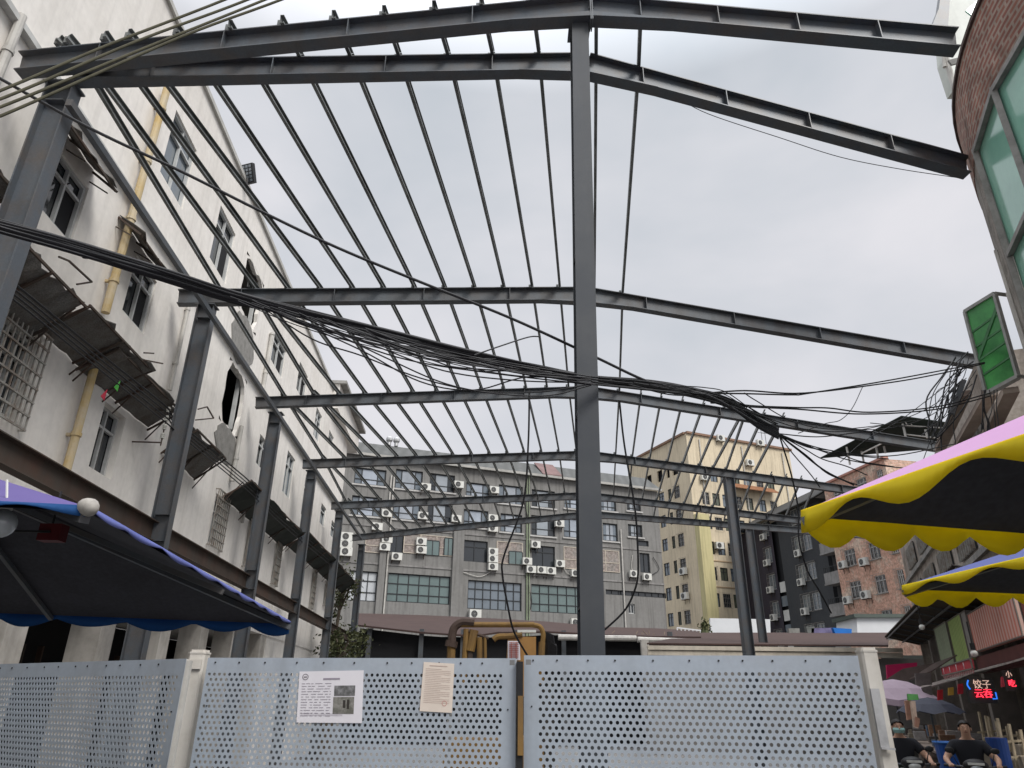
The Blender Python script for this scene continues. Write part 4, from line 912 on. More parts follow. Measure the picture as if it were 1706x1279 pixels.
# stall canopy strips
def strip(pxs, Y0, Y1, dep, mt, name, label, cat='awning', th=.03):
    m = MB(); n = len(pxs); top = [aty(x, y, Y0 + (Y1 - Y0) * k / (n - 1)) for k, (x, y) in enumerate(pxs)]
    for a, b in zip(top, top[1:]): m.slab([a, b, b + RF.n * -dep + Vector((0, 0, .35)), a + RF.n * -dep + Vector((0, 0, .35))], (0, 0, th))
    o = m.build(name, mt); tag(o, label, cat); return o
PALEA = mat('weathered_awning', (.36, .33, .30), .85, 0, .6, 3, dirt=(.10, .09, .08))
strip([(1708, 1098), (1660, 1112), (1625, 1120), (1590, 1134), (1553, 1141)], 12, 18, 1.3, PALEA, 'stall_awning', 'pale weathered awning edge along the stalls below the red banner')
strip([(1552, 1146), (1520, 1150), (1480, 1162)], 17, 19, 1.2, mat('dusty_awning', (.25, .21, .19), .9, 0, .6, 3), 'stall_awning', 'dusty brown stall awning beyond the pale one beside pink umbrella')
strip([(1552, 1120), (1515, 1134), (1463, 1143)], 18, 18.5, .6, mat('brown_awning', (.13, .10, .09), .9, 0, .6, 3), 'stall_awning', 'dark brown stall awning just above the pink umbrella')
m = MB(); m.slab([aty(1525, 1122, 17), aty(1551, 1121, 17), aty(1553, 1141, 17), aty(1527, 1143, 17)], (0, .04, 0)); tag(m.build('hanging_board', mat('dusty_board', (.17, .15, .14), .9, 0, .5, 4)), 'dusty grey board hung at the corner where stall awnings meet', 'board'); m = MB(); m.slab([aty(1536, 1146, 16.4), aty(1552, 1142, 16.4), aty(1554, 1158, 16.4), aty(1540, 1160, 16.4)], (0, .04, 0))
tag(m.build('hanging_board', mat('dusty_board', (.17, .15, .14), .9, 0, .5, 4)), 'smaller dusty grey board hung lower, over the pale clothes', 'board')
m = MB(); a = [aty(1477, 1108, 19), aty(1528, 1104, 19), aty(1527, 1128, 19), aty(1479, 1134, 19)]; m.slab(a, (0, .05, 0))
tag(m.build('magenta_tarp', mat('magenta', (.50, .012, .10), .7, 0, .3, .8)), 'magenta tarpaulin hanging deep in the market under the dark roof', 'tarpaulin')
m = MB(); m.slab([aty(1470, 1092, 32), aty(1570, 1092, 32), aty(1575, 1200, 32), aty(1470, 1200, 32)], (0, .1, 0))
tag(m.build('market_end_wall', mat('deep_shade_wall', (.03, .035, .032), .9, 0, .6, .5)), 'wall closing the far end of the market lane, deep shade in its colour', 'wall')  # the lane's deep shade is painted as this sheet's colour
# pink umbrella
def small_umbrella(c, rad, h, mt, label, drop=.0, pole=True):
    t = empty('umbrella', (c[0], c[1], 0), label, 'umbrella'); m = MB(); n = 16; C = Vector(c)
    prof = [(0, h), (.35, h * .86), (.7, h * .5), (1, 0)]
    for (r0, h0), (r1, h1) in zip(prof, prof[1:]):
        for k in range(n):
            f = lambda r_, hh, kk: C + Vector((rad * r_ * math.cos(2 * math.pi * kk / n), rad * r_ * math.sin(2 * math.pi * kk / n), hh - (.05 * (r_ == 1) * (kk % 2))))
            if r0 == 0: m.poly([f(0, h0, 0), f(r1, h1, k), f(r1, h1, k + 1)])
            else: m.quad(f(r0, h0, k), f(r1, h1, k), f(r1, h1, k + 1), f(r0, h0, k + 1))
    if drop:
        for k in range(n):
            a = C + Vector((rad * math.cos(2 * math.pi * k / n), rad * math.sin(2 * math.pi * k / n), -.05 * (k % 2))); b = C + Vector((rad * math.cos(2 * math.pi * (k + 1) / n), rad * math.sin(2 * math.pi * (k + 1) / n), -.05 * ((k + 1) % 2)))
            m.quad(a, b, b - Vector((0, 0, drop)), a - Vector((0, 0, drop)))
    m.build('canopy', mt, t); m = MB(); m.tube([(C.x, C.y, 0), (C.x, C.y, C.z + h)], .02, 8); m.build('pole', STEEL, t); return t
c = aty(1492, 1163, 17); small_umbrella(c, .85, .38, mat('lilac', (.46, .36, .43), .8, 0, .15, 3), 'pale lilac market umbrella beside the right fence post', .12)
c = aty(1550, 1185, 15.5); small_umbrella(c, .62, .25, mat('navy_umbrella', (.05, .055, .08), .7, 0, .2, 3), 'dark navy umbrella behind the hanging pink goods')
# hanging goods
hg = empty('hanging_goods', aty(1525, 1180, 14), 'pink and cream clothes hanging below a green sign by the stall', 'clothes')
for i, (pts, col) in enumerate(((((1508, 1168), (1518, 1166), (1521, 1198), (1512, 1200)), (.5, .28, .20)), (((1517, 1168), (1525, 1168), (1530, 1214), (1523, 1212)), (.55, .42, .34)), (((1526, 1194), (1533, 1198), (1531, 1212), (1525, 1210)), (.32, .17, .12)))):
    m = MB(); m.slab([aty(*p, 14 - i * .1) for p in pts], (0, .04, 0)); m.build('garment', mat('garment%d' % i, col, .8, 0, .4, 9), hg)
m = MB(); m.slab([aty(*p, 13.9) for p in ((1513, 1156), (1529, 1157), (1531, 1166), (1514, 1167))], (0, .05, 0)); m.build('green_sign', mat('sign_green', (.10, .32, .09), .7, 0, .4, 8), hg)
for i, (x, y0, y1, Y, col, lb) in enumerate(((1562, 1150, 1166, 15, (.45, .02, .03), 'small red pennant hanging under the pale awning nearest the pink umbrella'), (1580, 1146, 1158, 14.6, (.5, .3, .05), 'small orange price card under the pale awning'), (1596, 1140, 1156, 14.2, (.45, .02, .04), 'small red pennant between orange card and LED sign'), (1668, 1128, 1144, 12.6, (.42, .03, .05), 'small red pennant hanging between the two LED signs'))):
    m = MB(); m.slab([aty(x, y0, Y), aty(x + 9, y0 - 1, Y), aty(x + 9, y1, Y), aty(x, y1 + 1, Y)], (0, .015, 0)); tag(m.build('pennant', mat('pennant%d' % i, col, .7, 0, .2, 8)), lb, 'pennant')
# LED signs
LEDR = mat('led_red', (.4, .01, .02), .5, emit=((1, .03, .06), 2.2)); LEDB = mat('led_blue', (.01, .05, .3), .5, emit=((.03, .22, 1), 1.0)); LEDP = mat('led_pale', (.5, .4, .3), .5, emit=((1, .62, .5), .55))
ls = empty('led_sign', aty(1636, 1150, 13.2), 'lit LED sign reading 饺子 云吞 in pale and red between blue brackets', 'led sign')
o = aty(1636, 1151, 13.2); mpx = (aty(1646, 1151, 13.2) - aty(1626, 1151, 13.2)).length / 20
m = MB(); m.box(o.x - 22 * mpx, o.y + .03, o.z - 19 * mpx, o.x + 24 * mpx, o.y + .08, o.z + 19 * mpx); m.build('panel', BLACKP, ls)
text_mesh('饺子', 15 * mpx, 'lettering', LEDP, ls, o + Vector((2.5 * mpx, 0, 9 * mpx)), (1, 0, 0), (0, 0, 1))
text_mesh('云吞', 15 * mpx, 'lettering', LEDR, ls, o + Vector((1.5 * mpx, 0, -5 * mpx)), (1, 0, 0), (0, 0, 1), .012)
m = MB(); s_ = mpx
m.tube(catmull([o + Vector((-19 * s_, 0, 16 * s_)), o + Vector((-22 * s_, 0, 9 * s_)), o + Vector((-19 * s_, 0, 2 * s_))], 5), .012, 5); m.build('bracket_light', LEDB, ls)
m = MB(); m.tube([o + Vector((22 * s_, 0, -2 * s_)), o + Vector((22 * s_, 0, -12 * s_)), o + Vector((15 * s_, 0, -12 * s_))], .012, 5); m.build('bracket_light', LEDB, ls)
l2 = empty('led_sign', aty(1684, 1135, 12), 'small vertical red LED sign right of the larger lit sign', 'led sign')
o = aty(1684, 1134, 12); mpx = (aty(1694, 1134, 12) - aty(1674, 1134, 12)).length / 20; m = MB(); m.box(o.x - 6 * mpx, o.y + .03, o.z - 16 * mpx, o.x + 6 * mpx, o.y + .08, o.z + 16 * mpx); m.build('panel', BLACKP, l2)
text_mesh('小', 11 * mpx, 'lettering', LEDP, l2, o + Vector((-1 * mpx, 0, 9 * mpx)), (1, 0, 0), (0, 0, 1)); text_mesh('吃', 12 * mpx, 'lettering', LEDR, l2, o + Vector((1 * mpx, 0, -5 * mpx)), (1, 0, 0), (0, 0, 1), .012)
# lamp bulbs under awnings
for i, (px, Y, lb) in enumerate((((1536, 1045), 15, 'white bulb and shade hanging under the corrugated lean-to roof'), ((1623, 1089), 12.5, 'round white bulb at the lower corner of red board'))):
    t = empty('hanging_lamp', aty(*px, Y), lb, 'lamp'); c = aty(*px, Y); m = MB(); m.ball(c, .055 if i == 0 else .055, n=12); m.build('bulb', ACW, t, smooth=True); m = MB(); m.tube([c + Vector((0, 0, .06)), c + Vector((0, 0, .5))], .012, 5); m.tube([c + Vector((0, 0, .06)), c + Vector((0, 0, .16))], .04, 8); m.build('flex', BLACKP, t)
# goods and stall clutter along the lane
rnd = random.Random(3)
stall_c = [(.30, .26, .20), (.12, .10, .09), (.35, .33, .32), (.10, .14, .20), (.28, .16, .10), (.2, .2, .18)]
for k in range(9):
    u = -1.2 + k * 2.4; t = empty('market_stall', RF.p(u, 0, 1.0), '', 'stall', 'low market stalls heaped with goods along the right side'); t['label'] = 'cluttered low market stall heaped with goods along the shop fronts on the right'
    m = MB(); RF.box(m, u, u + 1.9, .7, .76, .3, 1.4)
    for (a, b) in ((u + .05, .4), (u + 1.8, .4), (u + .05, 1.3), (u + 1.8, 1.3)): RF.box(m, a, a + .05, 0, .7, b, b + .05)
    m.build('table', WOODW, t)
    for j in range(5):
        uu = u + .05 + j * .36; h = rnd.uniform(.12, .45); ww = rnd.uniform(.3, 1.0); m = MB(); RF.box(m, uu, uu + .3, .77, .77 + h, ww, ww + .32)
        m.build('goods_box', mat('goods%d' % (rnd.randrange(6)), stall_c[rnd.randrange(6)], .8, 0, .6, 9), t)
for k, (px, Y) in enumerate((((1668, 1225), 13.5), ((1690, 1232), 12.5), ((1655, 1216), 14.5))):
    m = MB(); c = aty(*px, Y)
    for j in range(4): x = c.x + (j - 1.5) * .16; m.bar((x, c.y, .6), (x + .05, c.y, c.z + .3 - .08 * j), .035, .035)
    for j in range(3): m.bar((c.x - .3, c.y, c.z - .05 - j * .22), (c.x + .32, c.y, c.z - j * .22), .03, .03)
    tag(m.build('wooden_rack', mat('pale_wood', (.42, .35, .24), .8, 0, .5, 6)), ['pale wooden rack standing behind the right scooter rider', 'pale wooden rack at right picture edge behind the stalls', 'pale wooden rack farther back beneath the small LED sign'][k], 'rack')

# ================================================================ LOW ROOFS BEHIND THE YARD
sh = empty('brown_roof_shed', (0, 38, 0), 'low open shed with rust brown corrugated roof below the grey building', 'shed')
Yf, Yb = 34, 50
fr = [(596, 1044), (702, 1056), (790, 1062), (830, 1056), (913, 1055), (1010, 1060), (1090, 1063), (1168, 1064)]; bk = [(596, 1024), (702, 1027), (790, 1031), (830, 1033), (913, 1038), (1010, 1047), (1090, 1049), (1164, 1053)]
m = MB()
for i in range(len(fr) - 1): m.slab([aty(*fr[i], Yf), aty(*fr[i + 1], Yf), aty(*bk[i + 1], Yb), aty(*bk[i], Yb)], (0, 0, .08))
m.build('roof', BROWNR, sh)
m = MB(); a, b = aty(600, 1100, Yf + 3), aty(1180, 1100, Yf + 3); m.box(a.x, Yf + .6, 0, b.x + 1, Yf + .8, 4.4); m.slab([aty(600, 1047, Yf + .5), aty(702, 1059, Yf + .5), aty(790, 1065, Yf + .5), aty(913, 1058, Yf + .5), aty(1168, 1067, Yf + .5), aty(1168, 1110, Yf + .5), aty(600, 1110, Yf + .5)], (0, .05, 0)); m.build('shade_backing', DARKIN, sh)  # black sheets close under the eave, painting the shade inside the shed
m = MB()
for px in (612, 700, 770, 860, 940, 1120): c = aty(px, 1080, Yf); m.box(c.x - .1, Yf + .2, 0, c.x + .1, Yf + .4, 4.7)
m.build('post', STEEL2, sh)
for i, (x0, x1, y0, y1, Y) in enumerate(((930, 1060, 1062, 1064, 33.8), (1062, 1172, 1066, 1070, 33.6))):
    m = MB(); m.tube([aty(x0, y0, Y), aty(x1, y1, Y)], .13, 10); m.build('gutter_pipe', PIPEW, sh)
m = MB(); c = aty(1074, 1070, 33); m.box(c.x - .16, 32.9, 0, c.x + .16, 33.2, c.z + .1); m.build('white_post', PILM, sh)
lr = empty('long_low_roof', (12, 30, 0), 'long low building with brown roof edge and cream double gutter right of the middle column', 'building')
m = MB(); f = [(1078, 1074), (1480, 1078)]; bq = [(1170, 1056), (1480, 1056)]; m.slab([aty(*f[0], 29), aty(*f[1], 29), aty(*bq[1], 42), aty(*bq[0], 42)], (0, 0, .06)); m.build('roof', BROWNR, lr)
m = MB(); a, b = aty(1078, 1075, 28.9), aty(1500, 1079, 28.9)
m.box(a.x, 28.75, a.z - .17, b.x, 28.95, a.z - .02); m.box(a.x, 28.8, a.z - .36, b.x, 28.95, a.z - .19); m.build('gutter', mat('cream_gutter', (.58, .52, .43), .7, 0, .3, 1.5, streak=.2), lr)
m = MB(); m.box(a.x, 29.0, 0, b.x + 2, 29.2, a.z - .38); m.build('wall', mat('yard_wall', (.20, .19, .18), .9, 0, .5, .8), lr)
def flat(px, Y, mt, name, label, cat, th=.3):
    m = MB(); m.slab([aty(*p, Y) for p in px], (0, th, 0)); o = m.build(name, mt); tag(o, label, cat); return o
WT = mat('white_tarp_wall', (.70, .71, .72), .8, 0, .1, .8)
flat([(1183, 1030), (1283, 1032), (1284, 1062), (1184, 1062)], 52, WT, 'white_wall', 'white painted wall behind the two right steel columns', 'wall')
wg = empty('white_gable_house', aty(1470, 1060, 46), 'white walled low house with grey green roof trim below pink brick block', 'house')
m = MB(); m.slab([aty(*p, 46) for p in ((1427, 1027), (1512, 1027), (1512, 1062), (1429, 1062))], (0, 3, 0)); m.build('wall', WT, wg)
m = MB(); m.slab([aty(*p, 45.8) for p in ((1422, 1023), (1514, 1023), (1514, 1029), (1424, 1029))], (0, 3.3, 0)); m.build('roof', mat('grey_green', (.09, .11, .095), .7), wg)
flat([(1388, 1046), (1419, 1048), (1419, 1058), (1392, 1056)], 41, mat('bright_blue', (.01, .16, .55), .6), 'blue_tarp', 'bright blue tarpaulin lying on the low brown roof', 'tarpaulin')
for i, (q, c_, lb) in enumerate(((((1314, 1047), (1332, 1047), (1333, 1058), (1316, 1058)), (.25, .25, .23), 'grey concrete block on low roof left of blue tarpaulin'), (((1343, 1044), (1357, 1044), (1356, 1056), (1346, 1056)), (.16, .17, .16), 'grey slatted crate on low roof nearer the blue tarpaulin'), (((1352, 1047), (1388, 1046), (1388, 1056), (1352, 1056)), (.19, .17, .30), 'faded violet sheet beside the blue tarpaulin'))):
    flat(q, 41.5, mat('roofbit%d' % i, c_, .9, 0, .5, 3), 'roof_clutter', lb, 'clutter')
m = MB(); pr = [aty(1128 + 6.5 * k, 1046 + .8 * k, 47) for k in range(10)]
for p in pr: m.bar(p, p + Vector((0, 0, -.55)), .07, .07)
m.bar(pr[0], pr[-1], .08, .08); tag(m.build('white_railing', WT), 'short white railing on low roof below the cream tower', 'railing')
# bare creeper behind gutter
def leaves(m, c, rad, n, size, rnd):
    for _ in range(n):
        p = Vector((rnd.gauss(0, 1), rnd.gauss(0, 1), rnd.gauss(0, 1))); p = Vector((p.x * rad[0], p.y * rad[1], p.z * rad[2])) * .5 + c
        a = Vector((rnd.uniform(-1, 1), rnd.uniform(-1, 1), rnd.uniform(-1, 1))).normalized(); b = a.cross(Vector((rnd.uniform(-1, 1), rnd.uniform(-1, 1), rnd.uniform(-1, 1)))).normalized(); s = size * rnd.uniform(.6, 1.3)
        m.quad(p - a * s, p - b * s * .45, p + a * s, p + b * s * .45)
def tree(px, Y, rad, n, size, label, cat='tree', cl=6, name='tree'):
    rnd = random.Random(int(px[0])); c = aty(*px, Y); t = empty(name, (c.x, Y, 0), label, cat); m = MB()
    m.tube(catmull([(c.x - .3, Y, 0), (c.x - .15, Y, c.z * .5), c], 4), [.12] * 3 + [.1] * 2 + [.07] * 3 + [.04], 7)
    tips = []
    for k in range(cl):
        q = c + Vector((rnd.uniform(-1, 1) * rad[0], rnd.uniform(-1, 1) * rad[1], rnd.uniform(-1, 1) * rad[2])); tips.append(q); m.tube([c - Vector((0, 0, rad[2] * .8)), c.lerp(q, .6), q], [.05, .03, .012], 5)
    m.build('trunk', mat('bark', (.10, .08, .06), .9, 0, .4, 5), t); m = MB()
    for q in tips: leaves(m, q, (rad[0] * .5, rad[1] * .5, rad[2] * .4), n // cl, size, rnd)
    leaves(m, c, rad, n // 3, size, rnd); m.build('crown', LEAF, t)
tree((570, 985), 31.5, (.55, .5, .95), 700, .08, 'thin drooping leafy tree between the white building end and last steel column', cl=8)
tree((574, 1072), 30.5, (.8, .5, .6), 700, .09, 'low bushy green tree at the foot of the last left steel column', cl=8)
tree((566, 1082), 26.5, (.8, .5, .6), 500, .09, 'small dark bush by the far end of white building', 'shrub', 6, 'shrub')
m = MB(); c = aty(1175, 1056, 46); m.tube([c, c + Vector((0, 0, .8))], [.3, .02], 8); leaves(m, c + Vector((0, 0, .3)), (.3, .3, .5), 150, .12, random.Random(2)); tag(m.build('cone_shrub', LEAF), 'small dark cone shaped conifer before the cream tower', 'shrub')
for i in range(5):
    m = MB(); rn_ = random.Random(i); c = aty(1020 + i * 24, 1080, 36)
    for k in range(14): a = c + Vector((rn_.uniform(-.6, .6), 0, rn_.uniform(-.8, .5))); m.tube([a, a + Vector((rn_.uniform(-.5, .5), rn_.uniform(-.2, .2), rn_.uniform(-.4, .5)))], .015, 4)
    leaves(m, c, (.7, .3, .5), 50, .07, rn_); tag(m.build('dry_creeper', mat('dry_twig', (.25, .2, .14), .9)), 'dry twiggy creeper in the gap under the white gutter pipe', 'creeper', 'dry creepers under the gutter')

# ================================================================ YELLOW MACHINE BEHIND THE FENCE
ym = empty('yellow_machine', aty(830, 1095, 9), 'worn yellow construction machine frame rising behind the middle fence panel', 'machine')
Ym = 9.2; A = lambda x, y, Y=Ym: aty(x, y, Y)
m = MB(); m.tube([A(768, 1041), A(890, 1041)], .032, 8); m.tube(catmull([A(886, 1041), A(900, 1045), A(905, 1058), A(903, 1075)], 5), .03, 8); m.tube([A(903, 1070), A(900, 1140)], .04, 8); m.build('top_rail', MACH, ym)
m = MB(); m.tube(catmull([A(790, 1038), A(770, 1037), A(757, 1046), A(753, 1062), A(753, 1070)], 5), .05, 8); m.tube([A(753, 1068), A(751, 1078)], .075, 8); m.build('exhaust_hose', mat('sooty', (.07, .045, .035), .8, 0, .5, 5), ym)
for x0, x1, y0, y1, r_ in ((752, 750, 1070, 1140, .05), (777, 772, 1048, 1140, .035), (790, 783, 1050, 1085, .055), (799, 799, 1062, 1140, .035), (808, 809, 1062, 1140, .02)):
    m = MB(); m.tube([A(x0, y0), A(x1, y1)], r_, 8); m.build('lever', MACH, ym)
m = MB(); m.tube([A(775, 1050), A(814, 1064)], .02, 6); m.tube([A(783, 1085), A(782, 1110)], .035, 6); m.build('link_rod', RUST, ym)
bx_ = [A(846, 1061), A(893, 1061), A(893, 1160), A(840, 1160)]
m = MB(); m.slab(bx_, (0, .9, 0)); hd = m.build('hood', mat('hood_orange', (.38, .20, .06), .6, 0, .35, 3, dirt=(.25, .12, .04)), ym)
m = MB(); m.tube(catmull([A(822, 1066), A(830, 1061), A(850, 1060), A(870, 1057)], 5), .035, 8); m.build('curved_pipe', MACH, ym)
m = MB(); m.slab([A(846, 1068, Ym - .03), A(866, 1068, Ym - .03), A(867, 1100, Ym - .03), A(846, 1100, Ym - .03)], (0, .01, 0)); st = m.build('data_label', PAPER, ym)
m = MB()
for j in range(8):
    y = 1071 + j * 3.4; m.bar(A(848, y, Ym - .04), A(864, y, Ym - .04), .006, .008)
for x in (852, 860): m.bar(A(x, 1070, Ym - .043), A(x, 1098, Ym - .043), .006, .008)
m.build('print', mat('red_print', (.4, .12, .1), .8), st)
m = MB(); m.bar(A(862, 1052), A(893, 1052), .05, .03); m.build('white_strip', ACW, ym)
m = MB()
for k in range(7): x = 910 + k * 2.2; m.tube(catmull([A(x - 3, 1052 + k, Ym + .2), A(x, 1062 + k * 2, Ym + .2), A(x + 3, 1080, Ym + .2), A(x + 1, 1130, Ym + .2)], 4), .018, 5)
m.build('hose_bundle', RUBBER, ym)
m = MB(); m.box(A(905, 1090).x, Ym + .25, 0, A(925, 1090).x, Ym + .35, A(910, 1062).z); m.build('rear_frame', mat('machine_dark', (.05, .045, .04), .7, 0, .5, 4), ym)
m = MB(); p0 = A(838, 1140); m.box(A(745, 1100).x, Ym, .5, A(905, 1100).x, Ym + 2.2, 1.3); m.build('chassis', MACH, ym)
for s0 in (0, 1):
    m = MB(); m.tube([(A(775 if s0 == 0 else 880, 1100).x, Ym + .2, .45), (A(775 if s0 == 0 else 880, 1100).x, Ym + 2, .45)], .44, 18); m.build('wheel', BLACKP, ym)

# ================================================================ FENCE
def fence_panel(a, b, ztop, label, solid_top=.088, pitch=.0395, mL=.05, mR=.05):
    """perforated sheet between two top corners; holes are real"""
    A_ = atz(*a, ztop); B_ = atz(*b, ztop); d = B_ - A_; d.z = 0; L = d.length; d.normalize(); n = Vector((d.y, -d.x, 0))
    if n.y > 0: n = -n
    t = empty('perforated_fence', ((A_.x + B_.x) / 2, (A_.y + B_.y) / 2, 0), label, 'fence panel')
    m = MB(); pt = lambda u, z: Vector((A_.x + d.x * u, A_.y + d.y * u, z))
    zb = .25; cols_ = int((L - mL - mR) / pitch); rh = pitch * .885; rows_ = int((ztop - solid_top - zb - .1) / rh)
    x0 = mL + pitch / 2; x9 = x0 + cols_ * pitch; zt = ztop - solid_top; z1 = zt - rows_ * rh; rad = pitch * .285; f = pitch / 2
    m.quad(pt(0, zt), pt(L, zt), pt(L, ztop), pt(0, ztop)); m.quad(pt(0, zb), pt(L, zb), pt(L, z1), pt(0, z1))
    m.quad(pt(0, z1), pt(x0 - f, z1), pt(x0 - f, zt), pt(0, zt)); m.quad(pt(x9 + f, z1), pt(L, z1), pt(L, zt), pt(x9 + f, zt))
    for r_ in range(rows_):
        zc_ = zt - (r_ + .5) * rh; off = 0 if r_ % 2 else f; cnt = cols_ + (1 if r_ % 2 == 0 else 0)
        xs = x0 - off + pitch * .5
        if r_ % 2: m.quad(pt(x0 - f, zc_ - rh / 2), pt(x0, zc_ - rh / 2), pt(x0, zc_ + rh / 2), pt(x0 - f, zc_ + rh / 2)); m.quad(pt(x9, zc_ - rh / 2), pt(x9 + f, zc_ - rh / 2), pt(x9 + f, zc_ + rh / 2), pt(x9, zc_ + rh / 2))
        for c_ in range(cnt):
            xc = xs + c_ * pitch; i0 = len(m.v)
            sq = [(1, 0), (1, 1), (0, 1), (-1, 1), (-1, 0), (-1, -1), (0, -1), (1, -1)]
            for k, (sx_, sy_) in enumerate(sq): m.v.append(tuple(pt(xc + sx_ * pitch / 2, zc_ + sy_ * rh / 2)))
            for k in range(8): an = k * math.pi / 4; m.v.append(tuple(pt(xc + rad * math.cos(an), zc_ + rad * math.sin(an))))
            for k in range(8): k2 = (k + 1) % 8; m.f.append((i0 + k, i0 + k2, i0 + 8 + k2, i0 + 8 + k)); m.mi.append(0)
    sht = m.build('perforated_sheet', SHEETW, t)
    sd = sht.modifiers.new('thickness', 'SOLIDIFY'); sd.thickness = .002; sd.offset = 0
    m = MB()
    for u in (0.02, L - .02): m.bar(pt(u, .05) - n * .03, pt(u, ztop - .01) - n * .03, .04, .04)
    m.bar(pt(0.04, ztop - .02) - n * .03, pt(L - .04, ztop - .02) - n * .03, .04, .04); m.bar(pt(.04, .3) - n * .03, pt(L - .04, .3) - n * .03, .04, .04)
    m.bar(pt(L * .8, .3) - n * .028, pt(L * .8, ztop - .04) - n * .028, .03, .035); m.build('back_frame', PIPEW, t)
    m = MB(); k = 0; u = .06; rr = random.Random(int(a[0]))
    while u < L - .04: c_ = pt(u, ztop - .03); m.tube([c_, c_ + n * .006], .006, 6); u += rr.uniform(.14, .24)
    z = ztop - .3
    while z > .3:
        for u in (.05, L - .05): c_ = pt(u, z); m.tube([c_, c_ + n * .006], .005, 6)
        z -= rr.uniform(.2, .4)
    m.build('rivet', BLACKP, t); return t, pt, n, L, d
fence_panel((-150, 1111), (311, 1097.5), 1.97, 'left perforated pale blue grey fence panel angled away from the road', mR=.06)
f2 = fence_panel((347, 1096), (860, 1097), 2.0, 'middle perforated fence panel carrying two pasted notices', pitch=.0372, mL=.01, mR=.09)
f3 = fence_panel((873, 1092), (1429, 1092.5), 2.02, 'right perforated fence panel in front of the tall middle column', mL=.085, mR=.035)
def post(px, z, w, label, cap=.03):
    c = atz(*px, z); t = empty('fence_post', (c.x, c.y, 0), label, 'fence post'); m = MB()
    bm_pts = [(-w / 2, -w / 2), (w / 2, -w / 2), (w / 2, w / 2), (-w / 2, w / 2)]; b = w * .12
    ring = []
    for (sx_, sy_) in ((-1, -1), (1, -1), (1, 1), (-1, 1)):
        if sx_ * sy_ > 0: ring += [(sx_ * (w / 2), sy_ * (w / 2 - b)), (sx_ * (w / 2 - b), sy_ * w / 2)]
        else: ring += [(sx_ * (w / 2 - b), sy_ * w / 2), (sx_ * w / 2, sy_ * (w / 2 - b))]
    ring = [Vector((c.x + x, c.y + y, 0)) for x, y in ring]; m.slab(ring, (0, 0, z)); m.build('post_body', POSTW, t)
    m = MB(); m.slab([Vector((c.x + (q.x - c.x) * 1.06, c.y + (q.y - c.y) * 1.06, z)) for q in ring], (0, 0, .012)); m.slab([Vector((c.x + (q.x - c.x) * .9, c.y + (q.y - c.y) * .9, z + .012)) for q in ring], (0, 0, .015)); m.build('cap', POSTW, t); return t, c
p1, c1 = post((333, 1090), 2.03, .115, 'chipped cream square fence post between left and middle panels')
p2, c2 = post((1443, 1087), 2.05, .10, 'cream square fence post with welded hinge plate at right end of fence')
m = MB(); m.box(c1.x - .19, c1.y - .075, 1.93, c1.x + .05, c1.y - .062, 1.99); m.bar((c1.x - .18, c1.y - .08, 1.965), (c1.x - .10, c1.y - .08, 1.975), .012, .012); m.build('latch_plate', POSTW, p1)
m = MB(); m.box(c2.x - .048, c2.y - .075, 1.52, c2.x + .004, c2.y - .058, 1.84); m.bar((c2.x - .05, c2.y - .08, 1.52), (c2.x + .03, c2.y - .08, 1.515), .014, .012); m.build('hinge_plate', mat('hinge_grey', (.45, .45, .46), .6, .1, .4, 8), p2)
cg = atz(866.5, 1096, 2.0); m = MB(); m.box(cg.x - .02, cg.y + .04, 0, cg.x + .02, cg.y + .09, 1.98)
gp = empty('gap_post', (cg.x, cg.y, 0), 'thin black and rusty post in the gap between middle and right panels', 'post'); m.build('post_body', BLACKP, gp)
m = MB(); m.box(cg.x - .012, cg.y + .02, 1.45, cg.x + .022, cg.y + .036, 1.78); m.build('rusty_plate', MACH, gp)
for sx_ in (-1, 1):
    m = MB(); m.box(cg.x + sx_ * .05 - .016, cg.y - .02 + (-.08 if sx_ > 0 else 0), 1.955, cg.x + sx_ * .05 + .016, cg.y - .01 + (-.08 if sx_ > 0 else 0), 1.985); m.build('magnet', mat('lock_grey', (.18, .18, .18), .6), gp)
# notices pasted on the middle panel
def notice(tlp, trp, brp, blp, label, mt):
    _, pt, n, L, d = f2
    o0 = pt(0, 0); F_ = Facade((o0.x, o0.y), (d.x, d.y), (0, -3)); q = [F_.uz(*p, .006) for p in (tlp, trp, brp, blp)]
    t = empty('notice', F_.p((q[0][0] + q[1][0]) / 2, q[2][1], .01), label, 'notice'); m = MB(); m.slab([F_.p(u, z, .005) for u, z in q], F_.n * .0015); m.build('sheet', mt, t)
    def P2(a, b, w=.008): u = (q[0][0] * (1 - a) + q[1][0] * a) * (1 - b) + (q[3][0] * (1 - a) + q[2][0] * a) * b; z = (q[0][1] * (1 - a) + q[1][1] * a) * (1 - b) + (q[3][1] * (1 - a) + q[2][1] * a) * b; return F_.p(u, z, w)
    return t, P2, F_
t, P2, F_ = notice((499, 1119), (606, 1117), (603, 1205), (494, 1204), 'white printed notice with round emblem and two dark photographs', PAPER)
m = MB(); rr = random.Random(4)
def qd(m, P2, a, b, c, d, w=.0078): m.quad(P2(a, d, w), P2(c, d, w), P2(c, b, w), P2(a, b, w))
qd(m, P2, .38, .14, .64, .175)
for j in range(13):
    y = .24 + j * .052; x = .05
    if j > 11: x1_ = .6
    while x < .5:
        w_ = rr.uniform(.03, .12)
        qd(m, P2, x, y, min(x + w_, .51), y + .011); x += w_ + rr.uniform(.01, .05)
for j in range(2): qd(m, P2, .06, .83 + j * .03, .7, .836 + j * .03)
m.build('print', mat('grey_ink', (.30, .27, .32), .9), t)
m = MB(); n_ = 20
